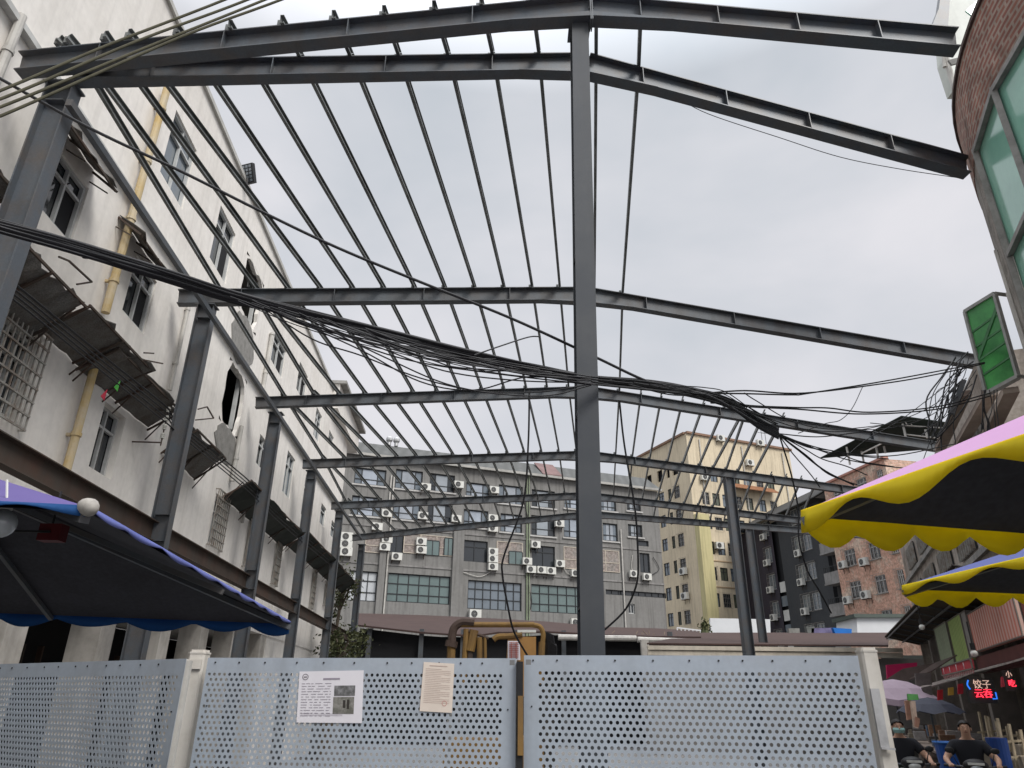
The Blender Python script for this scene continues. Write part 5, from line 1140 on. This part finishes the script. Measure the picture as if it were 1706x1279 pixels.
for k in range(n_):
    a0, a1 = 2 * math.pi * k / n_, 2 * math.pi * (k + 1) / n_; f = lambda a, r_: P2(.1 + r_ * .8 * math.cos(a), .11 + r_ * math.sin(a), .0079); m.quad(f(a0, .048), f(a1, .048), f(a1, .062), f(a0, .062))
qd(m, P2, .075, .10, .125, .125, .008); m.build('emblem', mat('emblem_ink', (.22, .2, .22), .9), t)
m = MB(); qd(m, P2, .56, .29, .88, .49); m.build('photograph', mat('photo_a', (.10, .10, .10), .6, 0, .9, 30, dirt=(.35, .35, .36)), t)
m = MB(); qd(m, P2, .55, .51, .87, .83); m.build('photograph', mat('photo_b', (.13, .13, .11), .6, 0, .9, 22, dirt=(.4, .38, .36)), t)
m = MB(); qd(m, P2, .76, .56, .80, .74, .0079); qd(m, P2, .70, .57, .74, .72, .0079); m.build('photo_detail', mat('photo_c', (.04, .035, .03), .6), t)
t, P2, F_ = notice((706, 1103), (757, 1106), (753, 1188), (699, 1185), 'creased cream paper notice covered in fine lines of text with red seal', PAPERC)
m = MB()
qd(m, P2, .2, .06, .78, .075)
for j in range(20): y = .13 + j * .036; qd(m, P2, .09, y, .9 if j % 4 else .6, y + .007)
m.build('print', mat('brown_ink', (.50, .38, .33), .9), t)
m = MB()
for k in range(n_):
    a0, a1 = 2 * math.pi * k / n_, 2 * math.pi * (k + 1) / n_; f = lambda a, r_: P2(.75 + r_ * 1.4 * math.cos(a), .82 + r_ * math.sin(a), .0079); m.quad(f(a0, .045), f(a1, .045), f(a1, .055), f(a0, .055))
m.build('seal', mat('seal_red', (.55, .25, .22), .9), t)

# ================================================================ MARKET PARASOLS
def parasol(C, apex_z, mt_top, mt_val, label, drops, waves, pole_xy=None, sag=.0, knob=None, vmi=None):
    """C = four corners (in order) of the canopy edge"""
    C = [Vector(c) for c in C]; ctr = sum(C, Vector()) / 4; ap = Vector((ctr.x, ctr.y, apex_z)); t = empty('market_parasol', (ctr.x, ctr.y, 0), label, 'parasol')
    m = MB(); n = 12
    for i in range(4):
        a, b = C[i], C[(i + 1) % 4]
        for k in range(n):
            p, q = a.lerp(b, k / n), a.lerp(b, (k + 1) / n)
            for j in range(6):
                s0, s1 = j / 6, (j + 1) / 6
                f = lambda x, s_: x.lerp(ap, s_) - Vector((0, 0, sag * math.sin(math.pi * s_)))
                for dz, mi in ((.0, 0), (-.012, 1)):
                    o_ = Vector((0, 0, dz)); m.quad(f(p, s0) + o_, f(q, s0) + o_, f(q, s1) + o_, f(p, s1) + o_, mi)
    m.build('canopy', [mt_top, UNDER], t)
    for i in range(4):
        a, b = C[i], C[(i + 1) % 4]; m = MB(); nn_ = 96; L = (b - a).length; per = waves[i]
        drop = drops[i]; outn = ((a + b) / 2 - ctr); outn.z = 0; outn.normalize(); ph = i * .7
        def pr(k):
            s_ = k / nn_; top = a.lerp(b, s_) + Vector((0, 0, .004)); fl = .004 * math.sin(s_ * L * 17 + ph)
            dpt = drop * ((.62 + .38 * math.sin(2 * math.pi * s_ * L * per + ph)) if i == 3 else (.42 + .5 * abs(math.sin(math.pi * s_ * L * per + ph + .5 * math.sin(s_ * 9))) + .08 * math.sin(s_ * 23 + i))) ; return top, top - Vector((0, 0, dpt)) + outn * (fl + .006)
        for k in range(nn_ + 1): t0, b0 = pr(k); m.v += [tuple(t0), tuple(b0)]
        for k in range(nn_): m.f.append((2 * k, 2 * k + 2, 2 * k + 3, 2 * k + 1)); m.mi.append(0)
        vo = m.build('valance', vmi[i] if vmi else mt_val, t, smooth=True); sd_ = vo.modifiers.new('cloth', 'SOLIDIFY'); sd_.thickness = .0025; sd_.offset = 0
    m = MB()
    for c in C: m.bar(c - Vector((0, 0, .03)), ap - Vector((0, 0, .05)), .025, .025)
    for i in range(4): mid = (C[i] + C[(i + 1) % 4]) / 2; m.bar(mid - Vector((0, 0, .03)), ap - Vector((0, 0, .05)), .02, .02)
    m.build('rib', STEEL, t)
    m = MB(); m.tube([(ctr.x, ctr.y, .12), (ctr.x, ctr.y, apex_z - .02)], .024, 10); m.build('pole', STEEL2, t)
    m = MB(); m.tube([(ctr.x, ctr.y, .0), (ctr.x, ctr.y, .12)], .28, 20); m.build('base', CONC, t)
    if knob is not None:
        m = MB(); c = C[knob]; dv = (c - ap).normalized(); m.tube([c - dv * .03, c - dv * .015, c + dv * .01, c + dv * .03, c + dv * .036], [.018, .022, .024, .016, .004], 14); m.build('rib_end_cap', mat('cap_offwhite', (.36, .34, .31), .7, 0, .4, 30), t, smooth=True)
    return t
def hip_z(corner, ctr_xy, px):
    """height of the apex so that the hip line passes the given survey point"""
    d = ray(*px); ex, ey = ctr_xy[0] - corner.x, ctr_xy[1] - corner.y; det = d.x * (-ey) + ex * d.y; s = (corner.x * (-ey) + ex * corner.y) / det; hx = d.x * s
    tt = (hx - corner.x) / ex if abs(ex) > abs(ey) else (d.y * s - corner.y) / ey
    z = CZ + d.z * s; return corner.z + (z - corner.z) / tt
K = atz(147, 845, 2.2); T = atz(483, 1036, 2.13); fdir = (atz(0, 1005, 2.2) - T); fdir.z = 0; fdir.normalize()
FLc = T + fdir * 2.5 + Vector((0, 0, .05)); ndir = (atz(0, 838, 2.2) - K); ndir.z = 0; ndir.normalize(); NL = K + ndir * 2.3
cx_ = ((K + T + FLc + NL) / 4)
az = hip_z(K, (cx_.x, cx_.y), (0, 799)); az = min(max(az, 2.4), 3.1)
parasol([K, T, FLc, NL], az, PURPLE, BLUE, 'blue and purple market parasol with dark underside hanging in at left', (.022, .08, .08, .03), (4, 3.2, 3, 3), knob=0, vmi=[PALEB, BLUE, BLUE, BLUE])
def square(Lp, d1, d2, s): return [Lp, Lp + d1 * s, Lp + d1 * s + d2 * s, Lp + d2 * s]
for (Lpx, npx, fpx, hp, z, mt, lb, dr, s) in (((1335, 853), (1706, 727), (1706, 882), (1706, 692), 2.2, PINK, 'nearest market parasol at right with pink top and deep yellow wavy valance', (.092, .1, .1, .062), 2.5), ((1503, 977), (1706, 930), (1706, 985), (1706, 911), 2.2, BLUEV, 'second parasol below the nearest one with blue violet top and yellow valance', (.085, .09, .09, .04), 2.5)):
    Lp = atz(*Lpx, z); e1 = atz(*fpx, z) - Lp; e1.normalize(); e2 = atz(*npx, z) - Lp; e2.normalize(); cc = square(Lp, e1, e2, s); ctr = (cc[0] + cc[2]) / 2
    az = hip_z(Lp, (ctr.x, ctr.y), hp); print('apex', az); az = min(max(az, 2.35), 3.2)
    parasol(cc, az, mt, YELLOW, lb, dr, (5.5, 5, 5, 3.2))
# glass globe lamp under the blue parasol
gc = atz(2, 872, 2.17); gl = empty('globe_lamp', gc, 'clear glass globe lamp hanging at the left picture edge under the blue parasol', 'lamp')
m = MB(); m.ball(gc, .038, n=20); o = m.build('globe', mat('clear_globe', (.35, .38, .40), .08, 0, .2, 10, spec=1.), gl, smooth=True)
m = MB(); m.tube([gc + Vector((0, 0, .036)), gc + Vector((0, 0, .05))], .016, 10); m.tube([gc + Vector((0, 0, .05)), gc + Vector((-.02, 0, .12))], .003, 5); m.build('fitting', ACW, gl)
rp = aty(84, 886, 2.6); m = MB(); m.box(rp.x - .045, rp.y, rp.z - .03, rp.x + .035, rp.y + .05, rp.z + .03); rs = empty('junction_box', rp, 'small dark red box fixed beneath the blue parasol', 'box'); m.build('box', mat('dark_red', (.09, .005, .008), .6), rs)
m = MB(); m.tube([rp, rp + Vector((-.25, -.1, -.02))], .005, 5); m.tube([rp + Vector((0, 0, .03)), rp + Vector((0, 0, .15))], .004, 5); m.build('lead', BLACKP, rs)

# ================================================================ OVERHEAD CABLES
def cable(pts, Ys, r_, mt=RUBBER, n=7):
    k = len(pts); q = [aty(x, y, Ys[0] + (Ys[1] - Ys[0]) * (x - pts[0][0]) / (pts[-1][0] - pts[0][0] + 1e-6) if abs(pts[-1][0] - pts[0][0]) > 60 else Ys[0] + (Ys[1] - Ys[0]) * i / (k - 1)) for i, (x, y) in enumerate(pts)]
    m = MB(); m.tube(catmull(q, n), r_, 7); return m
four = [((-60, 176), (40, 135), (186, 73), (374, 0), (560, -78)), ((-60, 188), (40, 149.5), (233, 67), (412, 0), (600, -80)), ((-60, 202), (40, 163), (245, 79), (441, 0), (620, -75)), ((-60, 218), (40, 177), (304, 61), (468, 0), (650, -72))]
nm4 = ['highest', 'second highest', 'third highest', 'lowest']
for i, q in enumerate(four):
    o = cable(q, (4.2, 5.0), .0125, CABG).build('aerial_cable', CABG); tag(o, '%s of four parallel weathered cables crossing the top left corner' % nm4[i], 'cable', 'four parallel cables at top left')
o = cable(((-60, 95), (0, 131), (150, 214), (300, 285), (430, 350), (560, 412), (700, 470), (850, 530), (985, 592), (1090, 640), (1180, 660), (1260, 705)), (4.2, 6.4), .0135).build('aerial_cable', RUBBER)
tag(o, 'single thick black cable slanting from upper left across the rafters', 'cable')
rnd = random.Random(11)
main = ((-60, 358), (0, 377), (100, 406), (200, 437), (300, 466), (400, 496), (520, 526), (640, 557), (760, 587), (880, 611), (975, 631), (1080, 642), (1153, 655), (1217, 675), (1261, 705), (1297, 724))
for i in range(15):
    dy = (i % 5 - 2) * 2.9; ph = rnd.uniform(0, 6); am = rnd.uniform(1, 3.5)
    q = [(x, y + dy * (1 + (.5 if x < 420 else 0)) + am * math.sin(x * .012 + ph)) for x, y in main]
    o = cable(q, (4.15 + .03 * i, 6.9), rnd.choice((.009, .011, .013))).build('aerial_cable', RUBBER)
    tag(o, 'black cable strand inside the thick bundle crossing in front of the middle column', 'cable', 'strands of the thick cable bundle')
for i, (x, y) in enumerate(((150, 422), (330, 476), (560, 537), (700, 572), (860, 607), (940, 625), (1110, 648), (1190, 668))):
    q = aty(x, y, 4.4 + 2.6 * (x + 60) / 1357); r_ = .035 if i % 3 else .05; m = MB(); m.tube([q - Vector((r_, 0, 0)), q + Vector((r_, 0, 0))], r_ * .95, 8)
    tag(m.build('cable_clamp', BLACKP), 'black clamp gripping the thick cable bundle', 'clamp', 'clamps along the cable bundle')
loose = [((430, 508), (520, 565), (600, 592), (700, 630), (800, 652), (900, 653), (985, 640)), ((440, 512), (560, 560), (680, 600), (820, 622), (975, 640)), ((430, 505), (540, 548), (660, 580), (800, 600), (985, 634)),
         ((460, 520), (600, 583), (700, 636), (790, 650), (880, 628), (985, 632)), ((480, 530), (620, 575), (740, 618), (860, 634), (985, 638)), ((500, 525), (640, 595), (762, 645), (900, 660), (985, 642)),
         ((420, 500), (500, 540), (590, 562), (690, 575), (770, 592), (985, 628)), ((600, 560), (640, 572), (720, 600), (760, 612), (840, 618), (985, 630)), ((790, 592), (830, 578), (880, 562), (900, 561))]
for i, q in enumerate(loose):
    o = cable(q, (4.8, 5.35), .0058).build('aerial_cable', RUBBER); tag(o, 'thin black wire sagging loosely below the thick bundle left of the middle column', 'cable', 'loose wires left of the middle column')
rl = random.Random(21)
for i in range(16):
    x0 = rl.uniform(380, 620); x1 = rl.uniform(820, 1000); f = lambda x: 496 + (x - 400) * .235; sag = rl.uniform(4, 34); nn2 = 6; q = []
    for k in range(nn2 + 1): s_ = k / nn2; x = x0 + (x1 - x0) * s_; q.append((x, f(x) + 4 + sag * 4 * s_ * (1 - s_) * (1 - .25 * s_) + rl.uniform(-2.5, 2.5)))
    o = cable(q, (4.75, 5.35), rl.choice((.004, .005, .0065))).build('aerial_cable', RUBBER); tag(o, 'thin black wire sagging loosely below the thick bundle left of the middle column', 'cable', 'loose wires left of the middle column')
for i in range(9):
    x0 = rl.uniform(990, 1120); x1 = rl.uniform(1220, 1300); sag = rl.uniform(-9, 12); q = [(x0 + (x1 - x0) * s_, 640 + (x0 + (x1 - x0) * s_ - 1080) * .13 + max(0, x0 + (x1 - x0) * s_ - 1200) * .42 + sag * math.sin(math.pi * s_) + rl.uniform(-2, 2)) for s_ in (0, .2, .4, .6, .8, 1)]
    o = cable(q, (5.6, 6.9), rl.choice((.005, .0065))).build('aerial_cable', RUBBER); tag(o, 'thin black wire strung loosely along the bundle right of the middle column', 'cable', 'loose wires right of the middle column')
right = [((985, 632), (1092, 644), (1150, 656), (1240, 651), (1340, 655), (1480, 638), (1560, 624), (1640, 606)), ((985, 636), (1060, 648), (1160, 655), (1240, 656), (1320, 658), (1350, 655), (1480, 634), (1640, 604)),
         ((985, 628), (1100, 640), (1217, 672), (1320, 679), (1380, 680), (1450, 687), (1560, 678), (1650, 655)), ((985, 640), (1150, 658), (1230, 676), (1330, 682), (1440, 690), (1560, 682), (1650, 660)),
         ((1240, 655), (1260, 668), (1320, 702), (1380, 715), (1440, 712), (1530, 700)), ((1215, 676), (1260, 690), (1340, 715), (1420, 718), (1500, 700), (1560, 672), (1610, 630)),
         ((1437, 645), (1420, 680), (1400, 700), (1375, 706), (1330, 722)), ((1600, 625), (1560, 655), (1500, 700), (1440, 735), (1400, 770)), ((1620, 640), (1570, 680), (1520, 705), (1440, 716), (1300, 700)), ((1620, 650), (1580, 690), (1540, 712), (1450, 705))]
for i, q in enumerate(right):
    o = cable(q, (5.4, 8.7) if q[0][0] < q[-1][0] else (8.6, 7.6), .0085 if i < 4 else .005).build('aerial_cable', RUBBER); tag(o, 'black wire strung between the middle column and the right hand building', 'cable', 'wires to the right hand building')
fan = [((1290, 720), (1340, 742), (1390, 755), (1480, 765)), ((1295, 723), (1345, 745), (1390, 752), (1430, 768), (1490, 778)), ((1297, 724), (1340, 748), (1370, 765), (1410, 777), (1445, 792)), ((1297, 724), (1330, 750), (1375, 785), (1422, 808)),
       ((1297, 724), (1345, 760), (1380, 790), (1428, 808)), ((1297, 724), (1320, 755), (1350, 790), (1366, 812)), ((1290, 722), (1360, 728), (1420, 722), (1460, 718)), ((1300, 724), (1370, 752), (1430, 770), (1530, 781), (1600, 770)), ((1300, 726), (1380, 750), (1480, 760), (1590, 740))]
for i, q in enumerate(fan):
    o = cable(q, (6.95, 7.8), .0062 if i != 3 else .010).build('aerial_cable', RUBBER); tag(o, 'thin black wire fanning out from the end of the bundle at right', 'cable', 'fanned wires at the bundle end')
droop = [(((882, 650), (880, 740), (872, 835), (840, 925), (837, 957), (846, 1010), (856, 1052), (880, 1095)), 'long black cable hanging down in front of the yellow machine, left of the middle column', 5.9),
         (((1032, 668), (1040, 740), (1056, 835), (1061, 885), (1063, 955), (1055, 990), (1040, 1018), (1010, 1047), (990, 1062)), 'long black cable looping down to the middle column from its right', 5.9),
         (((1298, 724), (1318, 790), (1330, 850), (1331, 900), (1345, 950), (1365, 985), (1385, 1022)), 'black cable hanging from the bundle end past the charcoal building', 7.2),
         (((1124, 160), (1180, 190), (1300, 230), (1400, 262), (1500, 282), (1600, 297)), 'thin wire hanging below the second rafter toward the round brick wall', 7.0)]
for q, lb, Y in droop: o = cable(q, (Y, Y + .5), .0085 if Y != 7.0 else .005).build('hanging_cable', RUBBER); tag(o, lb, 'cable')
# knotted cable mass at the right corner
for i in range(18):
    x = rnd.uniform(1592, 1632); y0 = rnd.uniform(585, 640); q = [(x, y0), (x - rnd.uniform(5, 25), y0 + rnd.uniform(20, 45)), (x - rnd.uniform(20, 50), y0 + rnd.uniform(60, 95)), (x - rnd.uniform(30, 72), y0 + rnd.uniform(100, 150))]
    o = cable(q, (8.9, 8.6), rnd.choice((.005, .006, .010)), n=5).build('tangled_cable', RUBBER); tag(o, 'black cable in the knotted mass running down beneath the green bay window', 'cable', 'tangled cables beneath the bay window')
for i in range(8):
    x = rnd.uniform(1635, 1665); q = [(x, 650), (x + rnd.uniform(-6, 6), 680), (x + rnd.uniform(-10, 10), 710), (x + rnd.uniform(-10, 6), 760)]
    o = cable(q, (8.8, 8.7), .006, n=5).build('tangled_cable', RUBBER); tag(o, 'black cable in the knotted mass running down beneath the green bay window', 'cable', 'tangled cables beneath the bay window')
bp_ = aty(1606, 640, 8.9); jb = empty('cable_bracket', bp_, 'dark iron pole end holding the cable mass where the third rafter meets the wall', 'bracket'); m = MB(); m.bar(aty(1606, 634, 8.5), aty(1585, 690, 8.6), .06, .06); m.build('pole', STEEL, jb)
# ================================================================ PEOPLE ON SCOOTERS
def skin(name, verts, edges, radii, m, parent, sub=2):
    me = bpy.data.meshes.new(name); me.from_pydata([tuple(v) for v in verts], edges, []); me.update(); o = bpy.data.objects.new(name, me); S.collection.objects.link(o)
    o.modifiers.new('skin', 'SKIN'); 
    if not me.skin_vertices: me.attributes  # layer is made by the modifier
    for i, sv in enumerate(me.skin_vertices[0].data): sv.radius = radii[i] if isinstance(radii[i], tuple) else (radii[i], radii[i]); sv.use_root = (i == 0)
    sb = o.modifiers.new('sub', 'SUBSURF'); sb.levels = sub; sb.render_levels = sub
    bpy.context.view_layer.update(); dg = bpy.context.evaluated_depsgraph_get(); m2 = bpy.data.meshes.new_from_object(o.evaluated_get(dg)); bpy.data.objects.remove(o)
    m2.materials.clear(); m2.materials.append(m); m2.name = name
    for p in m2.polygons: p.use_smooth = True
    r_ = bpy.data.objects.new(name, m2); S.collection.objects.link(r_); r_.parent = parent; return r_
def rider(loc, rz, label, lean, pants, mask):
    t = empty('person', loc, label, 'person'); t.rotation_euler = (0, 0, rz); V = []; E_ = []; Rr = []
    def add(p, r_, par=None):
        V.append(Vector(p)); Rr.append(r_); i = len(V) - 1
        if par is not None: E_.append((par, i))
        return i
    pel = add((0, .02, .82), .13); sp = add((0, .03, 1.0), (.135, .10), pel); ch = add((lean * .5, .0, 1.16), (.155, .105), sp); nk = add((lean, -.02, 1.315), .056, ch)
    jaw = add((lean, -.055, 1.395), (.064, .07), nk); hd = add((lean, -.045, 1.45), (.076, .092), jaw); tp = add((lean, -.03, 1.515), (.07, .08), hd)
    hands = []
    for s in (-1, 1):
        sh_ = add((lean * .6 + s * .175, -.01, 1.225), .062, ch); el = add((s * .33, -.10, 1.04), .045, sh_); wr = add((s * .30, -.36, .985), .029, el); pa = add((s * .29, -.42, .98), (.036, .02), wr)
        for k in range(4):
            x = s * (.265 + .018 * k); f1 = add((x, -.452, .992 - .001 * k), .0095, pa); f2 = add((x, -.472, .975), .009, f1); add((x, -.458, .957 - .003 * (k % 2)), .008, f2)
        th = add((s * .262, -.418, .965), .011, pa); add((s * .255, -.448, .955), .009, th); hands.append(pa)
        hp = add((s * .09, -.03, .80), .095, pel); kn = add((s * .16, -.40, .74), .062, hp); an = add((s * .15, -.36, .36), .04, kn); add((s * .16, -.50, .32), (.045, .03), an)
    skin('body', V, E_, Rr, SKIN, t)
    # face
    fb = t; PB = MB.build
    def bb(m, n, mt, par=None, smooth=False):
        o = PB(m, n, mt, t, smooth=smooth); o.matrix_parent_inverse = Matrix.Identity(4); return o
    m = MB(); hc = Vector((lean, -.045, 1.45))
    m.poly([hc + Vector((-.012, -.092, .0)), hc + Vector((.012, -.092, .0)), hc + Vector((.016, -.098, -.03))]); m.poly([hc + Vector((-.012, -.09, .0)), hc + Vector((0, -.112, -.028)), hc + Vector((.012, -.09, .0))]); m.ball(hc + Vector((0, -.095, -.022)), .013, .016, .02, 8)
    for s in (-1, 1): m.ball(hc + Vector((s * .077, .0, -.01)), .012, .02, .03, 8)
    bb(m, 'nose_and_ears', SKIN, smooth=True)
    for s in (-1, 1):
        m = MB(); m.ball(hc + Vector((s * .03, -.083, .008)), .009, .005, .004, 8); bb(m, 'eye', BLACKP); m = MB(); m.bar(hc + Vector((s * .015, -.088, .024)), hc + Vector((s * .046, -.083, .026)), .004, .004); bb(m, 'eyebrow', HAIR)
    if mask:
        m = MB()
        for k in range(8):
            a0, a1 = -1.1 + k * .275, -1.1 + (k + 1) * .275; f = lambda a, z, r_: hc + Vector((r_ * math.sin(a) * .9, -r_ * math.cos(a), z))
            m.quad(f(a0, -.012, .097), f(a1, -.012, .097), f(a1, -.04, .108), f(a0, -.04, .108)); m.quad(f(a0, -.04, .108), f(a1, -.04, .108), f(a1, -.085, .085), f(a0, -.085, .085))
        bb(m, 'face_mask', mat('mask_teal', (.30, .50, .48), .8, 0, .1, 20))
    else:
        m = MB(); m.bar(hc + Vector((-.022, -.088, -.052)), hc + Vector((.022, -.088, -.052)), .006, .007); bb(m, 'mouth', mat('lip', (.22, .07, .06), .6))
    m = MB(); rnd = random.Random(5)
    base = len(m.v)
    hn, hr = 20, 12
    for i in range(hr + 1):
        for j in range(hn):
            th = 2 * math.pi * j / hn; front = max(0, -math.sin(th)); lim = 1.95 - 1.08 * front ** .6 + .06 * math.sin(th * 7 + i); a_ = lim * i / hr; rr_ = 1 + rnd.uniform(-.02, .03)
            m.v.append((hc.x + .088 * rr_ * math.sin(a_) * math.cos(th), hc.y + .008 + .106 * rr_ * math.sin(a_) * math.sin(th), hc.z + .014 + .094 * rr_ * math.cos(a_)))
    for i in range(hr):
        for j in range(hn): j2 = (j + 1) % hn; m.f.append((i * hn + j, (i + 1) * hn + j, (i + 1) * hn + j2, i * hn + j2)); m.mi.append(0)
    bb(m, 'hair', HAIR, smooth=True)
    # clothes
    v = [(0, .02, .80), (0, .03, .98), (lean * .5, 0, 1.15), (lean, -.01, 1.30)]; e_ = [(0, 1), (1, 2), (2, 3)]; r_ = [(.165, .145), (.165, .13), (.185, .13), (.085, .08)]
    for s in (-1, 1):
        i = len(v); v += [(lean * .6 + s * .19, -.01, 1.225), (s * .285, -.065, 1.10)]; e_ += [(2, i), (i, i + 1)]; r_ += [.082, .07]
    skin('t_shirt', v, e_, r_, BTEE, t)
    v = [(0, .03, .80)]; e_ = []; r_ = [.15]
    for s in (-1, 1):
        i = len(v); v += [(s * .1, -.04, .80), (s * .16, -.40, .745), (s * .15, -.36, .42)]; e_ += [(0, i), (i, i + 1), (i + 1, i + 2)]; r_ += [.11, .08, .062]
    skin('trousers', v, e_, r_, pants, t)
    m = MB()
    for s in (-1, 1): m.ball((s * .158, -.48, .315), .05, .12, .04, 12)
    bb(m, 'shoes', BLACKP, smooth=True); return t
def scooter(loc, rz, label, colr, lampc):
    t = empty('scooter', loc, label, 'scooter'); t.rotation_euler = (0, 0, rz)
    b_ = lambda m, n, mt, sm=False: (lambda o: (setattr(o, 'matrix_parent_inverse', Matrix.Identity(4)), o)[1])(m.build(n, mt, t, smooth=sm))
    for y in (-.78, .50):
        m = MB(); m.tube([(-.05, y, .24), (.05, y, .24)], .24, 22); w = b_(m, 'wheel', BLACKP); m = MB(); m.tube([(-.055, y, .24), (.055, y, .24)], .13, 16); h = m.build('rim', ACW, w)
    m = MB(); m.tube([(0, -.42, .96), (0, -.55, .70), (0, -.74, .26)], [.045, .05, .035], 10); b_(m, 'steering_column', STEEL)
    m = MB(); m.slab([(-.17, -.60, .92), (.17, -.60, .92), (.21, -.56, .62), (.17, -.50, .34), (-.17, -.50, .34), (-.21, -.56, .62)], (0, .10, 0)); m.slab([(-.12, -.66, .86), (.12, -.66, .86), (.10, -.62, .42), (-.10, -.62, .42)], (0, .06, 0)); b_(m, 'front_shield', colr)
    m = MB(); m.ball((0, -.56, .99), .16, .11, .085, 16); b_(m, 'handlebar_cowl', BLACKP, True)
    m = MB(); m.ball((0, -.645, .95), .085, .04, .05, 14); b_(m, 'headlight', lampc, True)
    m = MB(); m.tube([(-.37, -.42, .975), (-.2, -.46, .97), (0, -.48, .955), (.2, -.46, .97), (.37, -.42, .975)], .013, 8); b_(m, 'handlebar', STEEL)
    for s in (-1, 1):
        m = MB(); m.tube([(s * .24, -.455, .972), (s * .38, -.42, .976)], .019, 10); b_(m, 'grip', BLACKP)
        m = MB(); m.tube([(s * .2, -.46, .97), (s * .26, -.45, 1.13)], .007, 6); m.ball((s * .28, -.45, 1.17), .06, .015, .04, 12); b_(m, 'mirror', BLACKP, True)
    m = MB(); m.tube(catmull([(0, -.90, .40), (0, -.80, .50), (0, -.66, .46)], 4), [.05] * 4 + [.06] * 4 + [.05], 8); b_(m, 'fender', colr)
    m = MB(); m.box(-.15, -.52, .26, .15, .05, .31); b_(m, 'footboard', BLACKP)
    m = MB(); m.ball((0, .32, .52), .17, .42, .24, 16); b_(m, 'rear_body', colr, True)
    m = MB(); m.ball((0, .22, .735), .16, .38, .065, 16); b_(m, 'saddle', BLACKP, True)
    m = MB(); m.box(-.1, -.585 - .09, 1.0, .1, -.585 - .085, 1.03); b_(m, 'badge', ACW); return t
g1 = aty(1500, 1213, 12); g2 = aty(1612, 1209, 11.6)
scooter((g1.x, 12.1, 0.004), math.radians(-14), 'white and black scooter under the masked rider beside right fence post', mat('scooter_white', (.55, .55, .54), .3, 0, .1, 4), mat('headlamp', (.5, .52, .5), .1, spec=1))
rider((g1.x, 12.1, 0.0), math.radians(-14), 'person in black t-shirt and teal face mask riding a white scooter', 0.0, mat('dark_green_cloth', (.03, .045, .03), .9), True)
scooter((g2.x, 11.7, 0.004), math.radians(-26), 'dark grey scooter with blue trim ridden past the market stalls', mat('scooter_grey', (.06, .065, .07), .35, 0, .2, 4), mat('headlamp2', (.25, .27, .28), .1, spec=1))
rider((g2.x, 11.7, 0.0), math.radians(-26), 'person with short black hair in black t-shirt riding a dark scooter, mouth uncovered', .0, mat('navy_cloth', (.02, .025, .04), .9), False)
# blue tub and blue cape bits beside the right rider
t = empty('blue_tub', aty(1586, 1262, 12.6), 'tall blue plastic tub standing behind the right scooter rider', 'tub'); c = aty(1584, 1262, 12.6)
m = MB(); m.tube([(c.x, c.y, 0.02), (c.x, c.y, 1.22)], [.14, .20], 20, caps=False); m.tube([(c.x, c.y, .02), (c.x, c.y, .03)], .14, 20); m.build('shell', mat('tub_blue', (.01, .07, .30), .4, 0, .2, 4), t)
m = MB(); n = 24; m.tube([(c.x + .205 * math.cos(2 * math.pi * k / n), c.y + .205 * math.sin(2 * math.pi * k / n), 1.22) for k in range(n + 1)], .016, 6, caps=False); m.build('rim', mat('tub_rim', (.02, .13, .42), .4), t)
m = MB(); c = aty(1662, 1243, 12.4); m.tube([(c.x, c.y, 0.02), (c.x, c.y, 1.3)], [.12, .15], 18); tag(m.build('blue_barrel', mat('barrel_blue', (.01, .045, .20), .5, 0, .3, 4)), 'dark blue barrel behind the shoulder of the right scooter rider', 'barrel')
